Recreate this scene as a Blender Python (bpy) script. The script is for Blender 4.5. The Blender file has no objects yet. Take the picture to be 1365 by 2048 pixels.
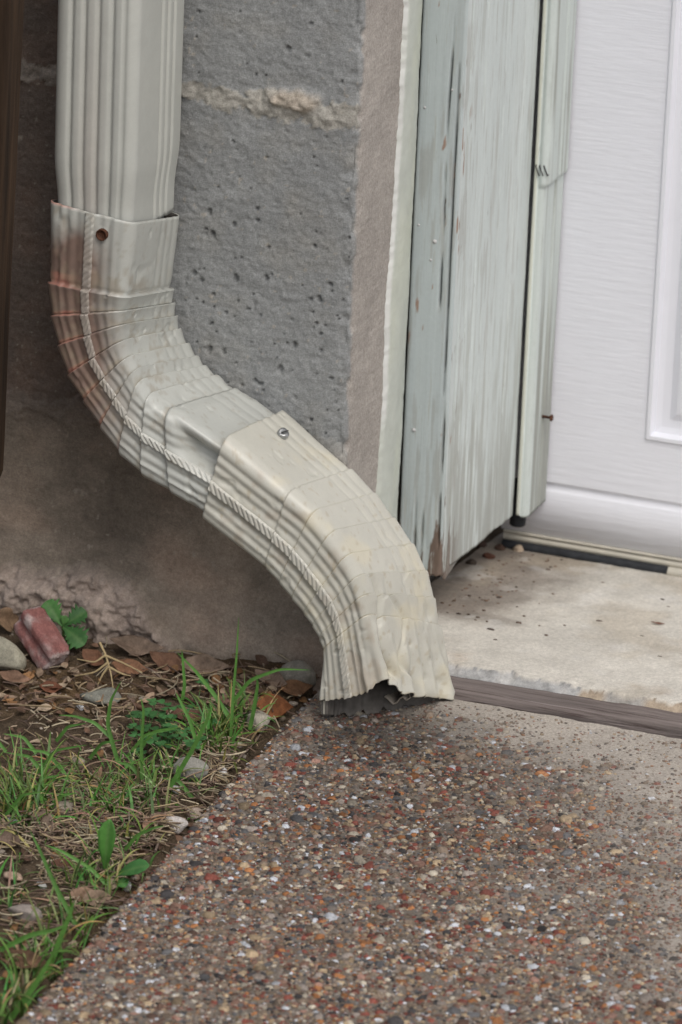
import bpy, math, random
import numpy as np
from mathutils import Matrix, Vector
random.seed(7); rng = np.random.default_rng(11)
S = bpy.context.scene; C = S.collection
# ---------------------------------------------------------------- camera
PSI, PIT, ROL = map(math.radians, (20, 20, 2.4)); FPX = 11020.; DIST = 3.15
TGT = np.array([0, -.04, .10])
FW = np.array([-math.sin(PSI)*math.cos(PIT), math.cos(PSI)*math.cos(PIT), -math.sin(PIT)])
_r0 = np.array([math.cos(PSI), math.sin(PSI), 0]); _u0 = np.cross(_r0, FW)
RT = _r0*math.cos(ROL)+_u0*math.sin(ROL); UP = _u0*math.cos(ROL)-_r0*math.sin(ROL)
CAM = TGT-FW*DIST
cd = bpy.data.cameras.new('camera'); cam = bpy.data.objects.new('camera', cd); C.objects.link(cam)
m = Matrix.Identity(4)
for i in range(3):
    m[i][0] = RT[i]; m[i][1] = UP[i]; m[i][2] = -FW[i]; m[i][3] = CAM[i]
cam.matrix_world = m
cd.sensor_fit = 'VERTICAL'; cd.sensor_height = 22.3; cd.lens = 22.3*FPX/2048; cd.clip_start = .05; cd.clip_end = 400
cd.dof.use_dof = True; cd.dof.focus_distance = 3.10; cd.dof.aperture_fstop = 9.0
S.camera = cam
S.render.resolution_x = 682; S.render.resolution_y = 1024
# ---------------------------------------------------------------- world, sun, exposure
SUN_EL, SUN_AZ = math.radians(52), math.radians(40)      # azimuth measured from -Y (towards the viewer) to +X
w = bpy.data.worlds.new('World'); S.world = w; w.use_nodes = True
nt = w.node_tree; sky = nt.nodes.new('ShaderNodeTexSky'); sky.sky_type = 'NISHITA'; sky.sun_disc = False
sky.sun_elevation = SUN_EL; sky.sun_rotation = math.pi-SUN_AZ; sky.air_density = 1.0; sky.dust_density = 4.0; sky.ozone_density = 1.0
hs = nt.nodes.new('ShaderNodeHueSaturation'); hs.inputs['Saturation'].default_value = .42
nt.links.new(sky.outputs[0], hs.inputs['Color']); nt.links.new(hs.outputs[0], nt.nodes['Background'].inputs[0])
nt.nodes['Background'].inputs[1].default_value = .13
sd = bpy.data.lights.new('sun', 'SUN'); sd.energy = 1.0; sd.angle = math.radians(28); sd.color = (1, .95, .88)
so = bpy.data.objects.new('sun', sd); C.objects.link(so)
sdir = Vector((math.sin(SUN_AZ)*math.cos(SUN_EL), -math.cos(SUN_AZ)*math.cos(SUN_EL), math.sin(SUN_EL)))
so.rotation_euler = sdir.to_track_quat('Z', 'Y').to_euler(); so.location = (1, -2, 3)
S.view_settings.view_transform = 'Standard'; S.view_settings.look = 'None'; S.view_settings.exposure = 0.0; S.view_settings.gamma = 1
# ---------------------------------------------------------------- helpers
def on(x, y, ax, v):
    d = FW+RT*(x-682.5)/FPX-UP*(y-1024)/FPX
    return CAM+d*(v-CAM[ax])/d[ax]
def proj(P):
    q = P-CAM; z = q@FW
    return 682.5+FPX*(q@RT)/z, 1024-FPX*(q@UP)/z
def _h(i, j, k, s):
    with np.errstate(over='ignore'):
        n = (i.astype(np.int64)*73856093) ^ (j.astype(np.int64)*19349663) ^ (k.astype(np.int64)*83492791) ^ np.int64(s*2654435)
        n = (n ^ (n >> 13))*np.int64(1274126177); n = n ^ (n >> 16)
    return (n & 0xffffff)/float(0xffffff)
def vn(P, s=0):
    f = np.floor(P); t = P-f; t = t*t*(3-2*t); f = f.astype(np.int64)
    x, y, z = f[..., 0], f[..., 1], f[..., 2]; r = 0
    for a in (0, 1):
        for b in (0, 1):
            for c in (0, 1):
                r = r+_h(x+a, y+b, z+c, s)*np.where(a, t[..., 0], 1-t[..., 0])*np.where(b, t[..., 1], 1-t[..., 1])*np.where(c, t[..., 2], 1-t[..., 2])
    return r
def fbm(P, sc, o=4, s=0):                      # -1..1
    r = 0; a = 1; tot = 0; P = np.asarray(P)*np.asarray(sc, float)
    for i in range(o):
        r = r+a*(vn(P+17.3*i, s+i)*2-1); tot += a; a *= .5; P = P*2.03
    return r/tot
def sst(a, b, x):
    t = np.clip((x-a)/(b-a), 0, 1); return t*t*(3-2*t)
def gauss(x, c, s): return np.exp(-((x-c)/s)**2)
def tag(o, label=None, cat=None, group=None, kind=None):
    if label: o['label'] = label
    if cat: o['category'] = cat
    if group: o['group'] = group
    if kind: o['kind'] = kind
    return o
def empty(name, loc): 
    o = bpy.data.objects.new(name, None); o.location = loc; o.empty_display_size = .02; C.objects.link(o); return o
def mesh(name, V, F, mat, parent=None, col=None, smooth=True, loc=None):
    """V (n,3) in world space, F (k,3|4) or list; origin moved to loc"""
    V = np.asarray(V, float)
    if loc is None: loc = np.array([V[:, 0].mean(), V[:, 1].mean(), V[:, 2].min()])
    loc = np.asarray(loc, float)
    me = bpy.data.meshes.new(name); Vl = V-loc
    if isinstance(F, np.ndarray):
        me.vertices.add(len(V)); me.vertices.foreach_set('co', Vl.astype(np.float32).ravel())
        k = F.shape[1]; me.loops.add(F.size); me.loops.foreach_set('vertex_index', F.astype(np.int32).ravel())
        me.polygons.add(len(F)); me.polygons.foreach_set('loop_start', np.arange(0, F.size, k, dtype=np.int32))
        me.polygons.foreach_set('loop_total', np.full(len(F), k, dtype=np.int32))
        me.update(calc_edges=True); me.validate()
    else:
        me.from_pydata([tuple(v) for v in Vl], [], [tuple(f) for f in F]); me.update()
    if smooth: me.polygons.foreach_set('use_smooth', np.ones(len(me.polygons), bool))
    if col is not None:
        ca = me.color_attributes.new('Col', 'FLOAT_COLOR', 'POINT')
        c4 = np.ones((len(V), 4), np.float32); c4[:, :3] = col; ca.data.foreach_set('color', c4.ravel())
    for mm in (mat if isinstance(mat, (list, tuple)) else [mat]): me.materials.append(mm)
    o = bpy.data.objects.new(name, me); C.objects.link(o)
    if parent is not None:
        o.parent = parent; pl = np.array(parent.matrix_basis.translation)
        g = parent.parent
        while g is not None: pl = pl+np.array(g.matrix_basis.translation); g = g.parent
        o.location = loc-pl
    else: o.location = loc
    return o
def gridF(n, m, close=False):
    i = np.arange(n-1)[:, None]; j = np.arange(m if close else m-1)[None, :]; j2 = (j+1) % m
    return np.stack([i*m+j, i*m+j2, (i+1)*m+j2, (i+1)*m+j], -1).reshape(-1, 4)
def boxV(x0, x1, y0, y1, z0, z1, V, F):
    b = len(V)
    V += [(x0, y0, z0), (x1, y0, z0), (x1, y1, z0), (x0, y1, z0), (x0, y0, z1), (x1, y0, z1), (x1, y1, z1), (x0, y1, z1)]
    F += [tuple(b+k for k in f) for f in ((0, 3, 2, 1), (4, 5, 6, 7), (0, 1, 5, 4), (1, 2, 6, 5), (2, 3, 7, 6), (3, 0, 4, 7))]
def lathe(profile, n, c, axis):
    """profile [(r,h)], axis unit vector"""
    a = np.array(axis, float); a /= np.linalg.norm(a); t = np.array([0, 0, 1.]) if abs(a[2]) < .9 else np.array([1., 0, 0])
    u = np.cross(a, t); u /= np.linalg.norm(u); v = np.cross(a, u)
    V = [np.array(c)+a*h+(u*math.cos(2*math.pi*k/n)+v*math.sin(2*math.pi*k/n))*r for r, h in profile for k in range(n)]
    return np.array(V), gridF(len(profile), n, True), (u, v, a)
def tubeV(pts, rad, n=6):
    pts = np.array(pts, float); k = len(pts); T = np.gradient(pts, axis=0); T /= np.linalg.norm(T, axis=1)[:, None]+1e-12
    ref = np.array([.3, .2, .93]); U = np.cross(T, ref); U /= np.linalg.norm(U, axis=1)[:, None]+1e-9; W = np.cross(T, U)
    ang = np.arange(n)*2*math.pi/n; rad = np.broadcast_to(rad, (k,))
    V = pts[:, None]+rad[:, None, None]*(np.cos(ang)[None, :, None]*U[:, None]+np.sin(ang)[None, :, None]*W[:, None])
    return V.reshape(-1, 3), gridF(k, n, True)
class Acc:
    def __init__(s): s.V = []; s.F = []; s.C = []; s.n = 0
    def add(s, V, F, c):
        V = np.asarray(V, float); s.V.append(V); s.F.append(np.asarray(F)+s.n); s.C.append(np.broadcast_to(np.asarray(c, float), (len(V), 3))); s.n += len(V)
    def build(s, name, mat, parent=None, **k):
        return mesh(name, np.concatenate(s.V), np.concatenate(s.F), mat, parent, col=np.concatenate(s.C), **k)
# ---------------------------------------------------------------- materials
def mat(name, rough=.8, spec=.3, base=None, var=(), bumps=(), vor=None, metal=0, sss=0, streaks=None, bumpcol=0):
    """colour = vertex colour (or base) times noise variations; var: (scale xyz, lo, hi[, detail]); bumps: (scale xyz, strength, dist)"""
    m = bpy.data.materials.new(name); m.use_nodes = True; n = m.node_tree.nodes; L = m.node_tree.links
    b = n['Principled BSDF']; b.inputs['Roughness'].default_value = rough; b.inputs['Specular IOR Level'].default_value = spec; b.inputs['Metallic'].default_value = metal
    tc = n.new('ShaderNodeTexCoord')
    if base is None:
        a = n.new('ShaderNodeAttribute'); a.attribute_name = 'Col'; cur = a.outputs['Color']
    else:
        a = n.new('ShaderNodeRGB'); a.outputs[0].default_value = (*base, 1); cur = a.outputs[0]
    def noise(sc, det=4, rgh=.6):
        mp = n.new('ShaderNodeMapping'); mp.inputs['Scale'].default_value = sc if hasattr(sc, '__len__') else (sc,)*3
        L.new(tc.outputs['Object'], mp.inputs[0]); t = n.new('ShaderNodeTexNoise'); t.inputs['Scale'].default_value = 1; t.inputs['Detail'].default_value = det; t.inputs['Roughness'].default_value = rgh
        L.new(mp.outputs[0], t.inputs['Vector']); return t.outputs['Fac']
    for v in var:
        f = noise(v[0], v[3] if len(v) > 3 else 4); r = n.new('ShaderNodeMapRange'); r.inputs['From Min'].default_value = .3; r.inputs['From Max'].default_value = .7
        r.inputs['To Min'].default_value = v[1]; r.inputs['To Max'].default_value = v[2]; L.new(f, r.inputs['Value'])
        x = n.new('ShaderNodeVectorMath'); x.operation = 'SCALE'; L.new(cur, x.inputs[0]); L.new(r.outputs[0], x.inputs['Scale']); cur = x.outputs[0]
    if streaks:                                   # weathered grain: (scale, lo, hi, colour)
        for sc, lo, hi, c in streaks:
            f = noise(sc, 5, .65); r = n.new('ShaderNodeMapRange'); r.inputs['From Min'].default_value = lo; r.inputs['From Max'].default_value = hi; L.new(f, r.inputs['Value'])
            mx = n.new('ShaderNodeMixRGB'); L.new(r.outputs[0], mx.inputs[0]); L.new(cur, mx.inputs[1]); mx.inputs[2].default_value = (*c, 1); cur = mx.outputs[0]
    L.new(cur, b.inputs['Base Color']); nrm = None
    for sc, st, d in bumps:
        bp = n.new('ShaderNodeBump'); bp.inputs['Strength'].default_value = st; bp.inputs['Distance'].default_value = d
        L.new(noise(sc, 6), bp.inputs['Height'])
        if nrm: L.new(nrm, bp.inputs['Normal'])
        nrm = bp.outputs[0]
    if nrm: L.new(nrm, b.inputs['Normal'])
    if sss: b.inputs['Subsurface Weight'].default_value = sss
    return m
M = dict(
    concrete=mat('concrete_block', .92, .2, var=((60, .90, 1.10), ((40, 40, 330), .95, 1.05), (420, .84, 1.16), (1100, .80, 1.20)), bumps=(((60, 60, 420), .15, .0012), (420, .4, .0014), (1300, .5, .0008))),
    slab=mat('slab_concrete', .9, .2, var=((45, .88, 1.1), (400, .84, 1.14), (1300, .82, 1.16)), bumps=((900, .35, .0008),)),
    aggregate=mat('aggregate', .75, .3, var=((600, .7, 1.3), (1800, .7, 1.3)), bumps=((1500, .5, .0008),)),
    soil=mat('soil', .95, .1, var=((90, .75, 1.2), (900, .6, 1.4)), bumps=((500, .8, .003), (1800, .6, .001))),
    paint=mat('cream_paint', .36, .5, var=((25, .95, 1.04), (140, .97, 1.03), ((1300), .97, 1.03)), bumps=((160, .12, .0008), (2200, .12, .0002))),
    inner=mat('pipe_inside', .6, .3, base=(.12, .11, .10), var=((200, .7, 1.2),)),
    wood=mat('weathered_green_paint', .7, .3, var=(((160, 160, 6), .94, 1.05), (400, .97, 1.03)),
             streaks=(((520, 520, 26), .60, .70, (.40, .42, .39)), ((800, 800, 40), .67, .72, (.12, .10, .085))),
             bumps=(((900, 900, 14), .35, .0006), ((250, 250, 5), .2, .0008))),
    bead=mat('painted_sealant', .55, .35, var=((60, .92, 1.06),), bumps=((220, .35, .002), (900, .15, .0005))),
    door=mat('door_paint', .45, .4, base=(.755, .765, .82), var=((40, .98, 1.01),), bumps=(((34, 34, 360), .32, .0016), ((90, 90, 900), .2, .0005))),
    doorsm=mat('door_moulding_paint', .4, .4, base=(.755, .765, .82), var=((40, .98, 1.01),)),
    retain=mat('retainer', .5, .4, base=(.52, .49, .42), var=((80, .85, 1.05),)),
    rubber=mat('black_rubber', .7, .3, base=(.022, .024, .028), var=((200, .6, 1.5),), bumps=((300, .3, .001),)),
    strip=mat('weathered_strip', .85, .2, var=(((14, 300, 300), .65, 1.3),), streaks=(((12, 500, 500), .55, .66, (.075, .055, .05)), ((12, 420, 420), .60, .7, (.30, .26, .25))), bumps=(((18, 500, 500), 1, .002),)),
    post=mat('dark_post_wood', .8, .2, var=(((200, 200, 6), .5, 1.6),), bumps=(((500, 500, 8), .6, .001),)),
    leaf=mat('leaf', .55, .35, var=((260, .8, 1.2),), bumps=((500, .3, .0006),)),
    litter=mat('dead_leaf', .75, .25, var=((260, .7, 1.25), (900, .8, 1.2)), bumps=((500, .5, .0008),)),
    straw=mat('straw', .75, .2, var=((500, .8, 1.2),)),
    stone=mat('stone', .85, .25, var=((260, .75, 1.2), (1100, .8, 1.2)), bumps=((500, .6, .001), (1600, .5, .0005))),
    brick=mat('brick', .9, .2, var=((200, .8, 1.2), (900, .8, 1.2)), bumps=((500, .6, .001), (1600, .5, .0006))),
    zinc=mat('zinc_screw', .35, .5, base=(.42, .43, .43), var=((900, .6, 1.1),), metal=.7),
    rust=mat('rust', .8, .3, base=(.07, .028, .015), var=((900, .4, 1.8),), bumps=((1500, .5, .0005),)),
    wire=mat('dark_wire', .6, .4, base=(.05, .05, .05), metal=.3),
)
# ---------------------------------------------------------------- ground
ZS = -.013                                                  # pavement top
def edge_x(y): return np.interp(y, [-.9, -.515, -.365, -.161, -.03, 0], [.022, .0127, .004, -.008, -.0125, -.0135])
def soil_h(x, y):
    P = np.stack([x, y, 0*x], -1)
    h = -.0235+.004*fbm(P, 9, 3, 2)+.0035*fbm(P, 45, 4, 3)+.0016*fbm(P, 200, 3, 4)
    d = edge_x(y)-x                                         # distance left of the pavement edge
    h = h-.010*gauss(d, .004, .009)+.005*gauss(d, .035, .02)
    h = h+.003*gauss(y, 0, .03)
    return np.where(x > edge_x(y)+.004, -.06, h)
xs = np.unique(np.concatenate([[-60, -12, -3, -1, -.6], np.arange(-.42, .04, .0022), [.06, .2, .6, 2, 8, 60]]))
ys = np.unique(np.concatenate([[-60, -12, -3, -1.4, -1], np.arange(-.75, .004, .0022), [.05, .3, 1, 4, 12, 60]]))
X, Y = np.meshgrid(xs, ys); Z = soil_h(X, Y)
P = np.stack([X, Y, Z], -1).reshape(-1, 3); nse = fbm(P, 30, 4, 9)[:, None]
colr = np.array([.115, .085, .058])*(1+.35*nse)+np.array([.05, .02, -.005])*np.clip(fbm(P, 14, 3, 21), 0, 1)[:, None]
o = mesh('ground', P, gridF(len(ys), len(xs)), M['soil'], col=np.clip(colr, .01, 1), loc=(0, 0, 0)); tag(o, kind='structure')
# ---------------------------------------------------------------- pavement with exposed pebbles (one mesh)
def smoothness(x, y):                                       # 1 where cement paste still covers the pebbles
    P = np.stack([x, y, 0*x], -1); n = fbm(P, 16, 4, 31)*.09+fbm(P, 60, 3, 36)*.04
    near = sst(-.115, -.02, y+n*.8+.25*np.clip(x-.06, -.03, .2))
    right = .75*sst(.12, .33, x+n*1.3+.75*np.clip(y+.22, -.3, .2))
    return np.clip(np.maximum(near, right), 0, 1)
A = Acc()
u = np.unique(np.concatenate([np.arange(0, .46, .0025), [.5, .6, .8, 1.2, 2, 4]]))
ys = np.unique(np.concatenate([[-4, -2, -1.2, -.95], np.arange(-.8, -.0135, .0025), [-.0135]]))
yy = np.repeat(ys[:, None], len(u)+4, 1); ex = edge_x(ys)+.0022*fbm(np.stack([ys*0, ys, ys*0], -1), 60, 3, 5)
lip = [(-.001, -.06), (-.0012, -.008), (.0006, -.0032), (.0025, -.0009)]
XX = np.concatenate([np.stack([ex+a for a, b in lip], 1), ex[:, None]+.005+u[None]], 1)
ZZ = np.full_like(XX, ZS)
for k, (a, b) in enumerate(lip): ZZ[:, k] = ZS+b
P = np.stack([XX, yy, ZZ], -1); P[:, 1:, 2] += (.0007*fbm(P[:, 1:], 90, 3, 6)+.0004*fbm(P[:, 1:], 500, 2, 8))*1.
P[:, 1:5, 0] += .001*fbm(P[:, 1:5], 200, 2, 12)
Pf = P.reshape(-1, 3); sm = smoothness(Pf[:, 0], Pf[:, 1])[:, None]
c0 = np.array([.17, .145, .12]); c1 = np.array([.39, .35, .305])
dark_patch = gauss(Pf[:, 0], .045, .06)*gauss(Pf[:, 1], -.085, .05)*(1+.5*fbm(Pf, 40, 3, 41))  # darker patches around and in front of the downspout mouth
dark_patch = np.clip(np.maximum(np.maximum(dark_patch, .38*gauss(Pf[:, 0], .09, .10)*gauss(Pf[:, 1], -.17, .10)*(1+fbm(Pf, 30, 3, 44))), .8*gauss(Pf[:, 0], .10, .08)*gauss(Pf[:, 1], -.13, .035)*(1+fbm(Pf, 40, 3, 43))), 0, 1)[:, None]
cc = (c0*(1-sm)+c1*sm)*(1+.28*fbm(Pf, 35, 4, 33)[:, None])*(1-.68*dark_patch)
edge = gauss(Pf[:, 0]-edge_x(Pf[:, 1]), .004, .012)[:, None]*.35; cc = cc*(1-edge)+np.array([.30, .245, .20])*edge
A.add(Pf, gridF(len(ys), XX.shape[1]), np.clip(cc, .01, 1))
# pebble domes
nseg = 7; ang = np.arange(nseg)*2*math.pi/nseg
tp = [np.array([[0, 0, 1.]])]+[np.stack([r*np.cos(ang+o_), r*np.sin(ang+o_), 0*ang+h], 1) for r, h, o_ in ((.62, .84, 0), (1., .25, .2), (1.05, -.5, .2))]
tp = np.concatenate(tp); tf = [(0, 1+k, 1+(k+1) % nseg, 1+(k+1) % nseg) for k in range(nseg)]
tq = np.array([(1+r*nseg+k, 1+(r+1)*nseg+k, 1+(r+1)*nseg+(k+1) % nseg, 1+r*nseg+(k+1) % nseg) for r in range(2) for k in range(nseg)])
tt = np.array([(0, 1+k, 1+(k+1) % nseg) for k in range(nseg)])
pal = np.array([(.20, .15, .11), (.16, .09, .065), (.19, .05, .035), (.34, .14, .05), (.36, .27, .17), (.45, .40, .32), (.52, .54, .58), (.10, .10, .105), (.035, .033, .036), (.28, .24, .21), (.30, .17, .13), (.23, .19, .16)])
pw = np.array([.19, .13, .085, .055, .11, .06, .04, .08, .08, .09, .04, .06]); pw /= pw.sum()
PV = []; PT = []; PQ = []; PC = []; cnt = 0
def scatter(n, x0, x1, y0, y1, smin, smax, pk, sk=1.05):
    global cnt
    x = rng.uniform(x0, x1, n); y = rng.uniform(y0, y1, n); s = smin*(smax/smin)**(rng.random(n)**1.9)
    ok = (x > edge_x(y)+.001+s*.7) & (rng.random(n) > smoothness(x, y)*sk) & (y < -.018)
    x, y, s = x[ok], y[ok], s[ok]; k = len(x)
    e = rng.uniform(.55, 1, k); fl = rng.uniform(.3, .6, k); th = rng.uniform(0, 6.28, k)
    V = np.repeat(tp[None], k, 0)*(1+rng.uniform(-.2, .2, (k, len(tp), 1)))
    V = V*np.stack([s, s*e, s*fl], 1)[:, None]
    c, q = np.cos(th)[:, None], np.sin(th)[:, None]; V = np.stack([V[..., 0]*c-V[..., 1]*q, V[..., 0]*q+V[..., 1]*c, V[..., 2]], -1)
    # tilt
    ta = rng.uniform(-.2, .2, (k, 1)); V[..., 2] += V[..., 0]*ta
    V[..., 0] += x[:, None]; V[..., 1] += y[:, None]; V[..., 2] += (ZS+.0002-s*fl*rng.uniform(-.1, .55, k))[:, None]
    base = cnt+np.arange(k)*len(tp)
    cl = (pal[rng.choice(len(pal), k, p=pk)]*.92+np.array([.20, .178, .15])*.08)*rng.uniform(.5, 1.4, (k, 1))
    smv = smoothness(x, y)[:, None]*.35; cl = cl*(1-smv)+np.array([.30, .26, .22])*smv
    peb_dark = np.clip(np.maximum(np.maximum(.38*gauss(x, .09, .10)*gauss(y, -.17, .10), 0), gauss(x, .045, .06)*gauss(y, -.085, .05), .8*gauss(x, .10, .08)*gauss(y, -.13, .035)), 0, 1)[:, None]
    cl = cl*(1-.6*peb_dark)  # pebbles darkened over the same patches
    PV.append(V.reshape(-1, 3)); PT.append((tt[None]+base[:, None, None]).reshape(-1, 3)); PQ.append((tq[None]+base[:, None, None]).reshape(-1, 4))
    PC.append(np.repeat(cl, len(tp), 0)); cnt += k*len(tp)
scatter(60000, -.01, .38, -.62, -.015, .0006, .0014, pw, .78)
scatter(29000, -.01, .38, -.62, -.015, .0011, .0028, pw)
scatter(2300, -.01, .42, -.66, -.015, .0026, .0046, pw)
scatter(7000, .42, .9, -.66, -.015, .0015, .005, pw); scatter(7000, -.01, .9, -1.1, -.66, .0015, .005, pw)
V = np.concatenate([A.V[0]]+PV); off = len(A.V[0])
T4 = np.concatenate([A.F[0]]+[q+off for q in PQ]); T3 = np.concatenate(PT)+off
me = bpy.data.meshes.new('sidewalk'); me.vertices.add(len(V)); me.vertices.foreach_set('co', V.astype(np.float32).ravel())
nl = T4.size+T3.size; me.loops.add(nl); me.loops.foreach_set('vertex_index', np.concatenate([T4.ravel(), T3.ravel()]).astype(np.int32))
me.polygons.add(len(T4)+len(T3)); ls = np.concatenate([np.arange(len(T4))*4, T4.size+np.arange(len(T3))*3]); me.polygons.foreach_set('loop_start', ls.astype(np.int32))
me.polygons.foreach_set('loop_total', np.concatenate([np.full(len(T4), 4), np.full(len(T3), 3)]).astype(np.int32)); me.update(calc_edges=True)
me.polygons.foreach_set('use_smooth', np.ones(len(me.polygons), bool))
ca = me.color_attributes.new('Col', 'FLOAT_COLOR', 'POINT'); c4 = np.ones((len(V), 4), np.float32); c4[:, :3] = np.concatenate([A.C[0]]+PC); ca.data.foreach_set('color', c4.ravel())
me.materials.append(M['aggregate']); o = bpy.data.objects.new('sidewalk', me); C.objects.link(o); tag(o, kind='structure')
# ---------------------------------------------------------------- garage slab (chipped front edge)
xs = np.unique(np.concatenate([np.arange(-.0135, .30, .0013), [.36, .5, 1, 2, 3]])); vs = np.unique(np.concatenate([np.linspace(0, .03, 26), np.arange(.03, .34, .0025), [.4, 1, 3]]))
X, Vv = np.meshgrid(xs, vs); P0 = np.stack([X, Vv, 0*X], -1)
def slab_z(x, y): return np.interp(y, [0, .04, .30, .5], [-.004, -.005, -.0265, -.0265])
ef = .021+.004*fbm(np.stack([X, 0*X, 0*X], -1), 22, 3, 50)+.0025*fbm(np.stack([X, 0*X, 0*X], -1), 110, 3, 51)
Yt = Vv+.0125; Zt = slab_z(X, Yt)+.0005*fbm(P0, 60, 4, 52)+.0003*fbm(P0, 300, 2, 53)
chip = .005+.013*sst(-.15, .35, fbm(P0*[1, .4, 1], 26, 4, 54))+.003*fbm(P0, 150, 3, 49)
drop = np.clip((chip-(Vv)), 0, None)/chip                    # 1 at the front, 0 past the chip
Zt = Zt-np.where(drop > 0, .0022*sst(0, .12, drop)+drop**1.6*.006+.0011*fbm(P0, 190, 4, 48), 0)-.0016*sst(.15, .5, fbm(P0, 70, 3, 55))*sst(.02, .0, Vv-.006)
Zt[0] = -.05
P = np.stack([X, Yt+.0015*fbm(P0, 120, 2, 56)*(Vv > 0), Zt], -1).reshape(-1, 3); q0 = P0.reshape(-1, 3); n1 = fbm(q0, 18, 4, 57)[:, None]; n2 = fbm(q0, 70, 4, 58)[:, None]
cc = np.array([.56, .53, .475])*(1+.13*n1+.08*n2)
chf = (drop.reshape(-1) > 0).astype(float)[:, None]; ed = chf*.85; n3 = fbm(q0, 190, 4, 47)[:, None]; tanp = sst(.0, .25, fbm(q0, 45, 3, 46))[:, None]; cc = cc*(1-ed)+((np.array([.37, .375, .38])*(1-tanp)+np.array([.36, .28, .20])*tanp)*(1+.25*n2+.25*n3))*ed; cc = cc*(1-.35*chf*(sst(.12, .0, drop.reshape(-1)))[:, None])
br = (sst(.1, .4, fbm(q0, 40, 3, 59))*gauss(q0[:, 1], .012, .012))[:, None]*.6; cc = cc*(1-br)+np.array([.36, .27, .19])*br
dirt = (sst(.085, .02, q0[:, 0]+.02*n2[:, 0])*sst(.07, .11, q0[:, 1]+.02*n1[:, 0]))[:, None]*.75; cc = cc*(1-dirt)+np.array([.13, .095, .07])*dirt*(1+.4*n2)
d2 = (sst(.0, .4, fbm(q0, 25, 5, 60)))[:, None]*.5; cc = cc*(1-d2)+np.array([.40, .345, .27])*d2; d3 = sst(.2, .5, fbm(q0, 60, 5, 45))[:, None]*.35; cc = cc*(1-d3)+np.array([.60, .58, .55])*d3
o = mesh('garage_slab', P, gridF(len(vs), len(xs)), M['slab'], col=np.clip(cc, .01, 1), loc=(0, .02, -.02)); tag(o, kind='structure')
# timber expansion strip
A = Acc(); xs = np.arange(-.01, .9, .003); prof = [(-.0125, -.05), (-.0125, -.0125), (-.0115, -.0100), (-.004, -.0092), (.002, -.0095), (.008, -.0092), (.0115, -.0098), (.0125, -.0115), (.0125, -.05)]
P = np.array([[(x, y, z) for y, z in prof] for x in xs]); P[..., 1] += .05*np.clip(P[..., 0]-.06, 0, .25); P[:, 1:-1, 1] += .0009*fbm(P[:, 1:-1]*[1, 0, 0]+[0, 3, 0], 28, 3, 61); P[:, 1:-1, 2] += .0007*fbm(P[:, 1:-1], 60, 3, 62)
A.add(P.reshape(-1, 3), gridF(len(xs), len(prof)), np.array([.185, .155, .145])); o = A.build('timber_strip', M['strip'], smooth=False)
tag(o, 'weathered grey brown timber strip set between the pebbled pavement and the garage slab', 'timber strip')
# ---------------------------------------------------------------- block wall
XC = -.0135
px = np.unique(np.concatenate([[-6, -3, -1.2, -.6, -.4], np.arange(-.24, XC-.003, .0010)])); pth = [(x, 0, 0, -1) for x in px]
for a in np.linspace(0, 90, 6)[0:]:
    t = math.radians(a); pth.append((XC-.003+.003*math.sin(t), .003-.003*math.cos(t), math.sin(t), -math.cos(t)))
pth += [(XC-(.012 if y > .0905 else 0), y, 1, 0) for y in list(np.arange(.005, .0905, .0014))+list(np.arange(.0915, .11, .003))+[.13, .16, .2, .25, .3, .33]]
pth = np.array(pth); zs = np.unique(np.concatenate([[-.09, -.06], np.arange(-.035, .42, .0010), [.46, .6, 1, 1.6, 2.7]]))
n, mm_ = len(zs), len(pth)
P = np.stack([np.repeat(pth[None, :, 0], n, 0), np.repeat(pth[None, :, 1], n, 0), np.repeat(zs[:, None], mm_, 1)], -1); N = np.stack([np.repeat(pth[None, :, 2], n, 0), np.repeat(pth[None, :, 3], n, 0), np.zeros((n, mm_))], -1)
x, y, z = P[..., 0], P[..., 1], P[..., 2]; ret = sst(.001, .006, y); found = sst(.125, .112, z)*(1-ret)
d = .0005*fbm(P, 60, 4, 70)+.00035*fbm(P, 330, 2, 69)*(1-.5*found)+.0005*fbm(P, (260, 260, 320), 3, 71)*(1-.6*ret)*(1-.7*found)
d += .00012*fbm(P, (30, 30, 500), 2, 72)*(1-ret)*(1-found)
J0 = sst(.012, .008, abs(z-.322))
pit = sst(.62, .8, fbm(P, 260, 2, 73))*(1-found)*(1-.7*ret)*.5; d -= .0018*pit
pit2 = np.zeros_like(x); pr_ = np.random.default_rng(5)
for k in range(170):
    cx_, cz_ = pr_.uniform(-.13, XC), pr_.uniform(.125, .42)
    if pr_.random() < .45: cz_ = pr_.normal(.19, .035)
    rx_ = .0004+.0013*pr_.random()**3; rz_ = rx_*pr_.uniform(.7, 1.5); j0, j1 = np.searchsorted(pth[:, 0][:len(px)], [cx_-4*rx_, cx_+4*rx_]); i0, i1 = np.searchsorted(zs, [cz_-4*rz_, cz_+4*rz_])
    sl_ = (slice(i0, i1+1), slice(j0, j1+1)); q_ = ((x[sl_]-cx_)/rx_)**2+((z[sl_]-cz_)/rz_)**2
    if q_.size: pit2[sl_] = np.maximum(pit2[sl_], sst(1.6, .6, q_+1.1*fbm(P[sl_], 900, 2, 63)))
d -= .0020*pit2*(1-ret)*(1-J0)
def joint(zc):
    zz = zc+.003*fbm(P*[1, 1, 0], 30, 3, 75); wdt = .0060+.005*fbm(P*[1, 1, 0], 45, 3, 76)+.006*fbm(P, 120, 4, 66)+.003*fbm(P, 400, 2, 65)
    return sst(1.15, .9, abs(z-zz)/np.clip(wdt, .0015, 1))
J = np.maximum(joint(.322), joint(.119)*.6)*(1-.8*ret); d += J*(.0003+.0028*np.clip(fbm(P, 150, 5, 77)+.1, -.4, 1))
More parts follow.
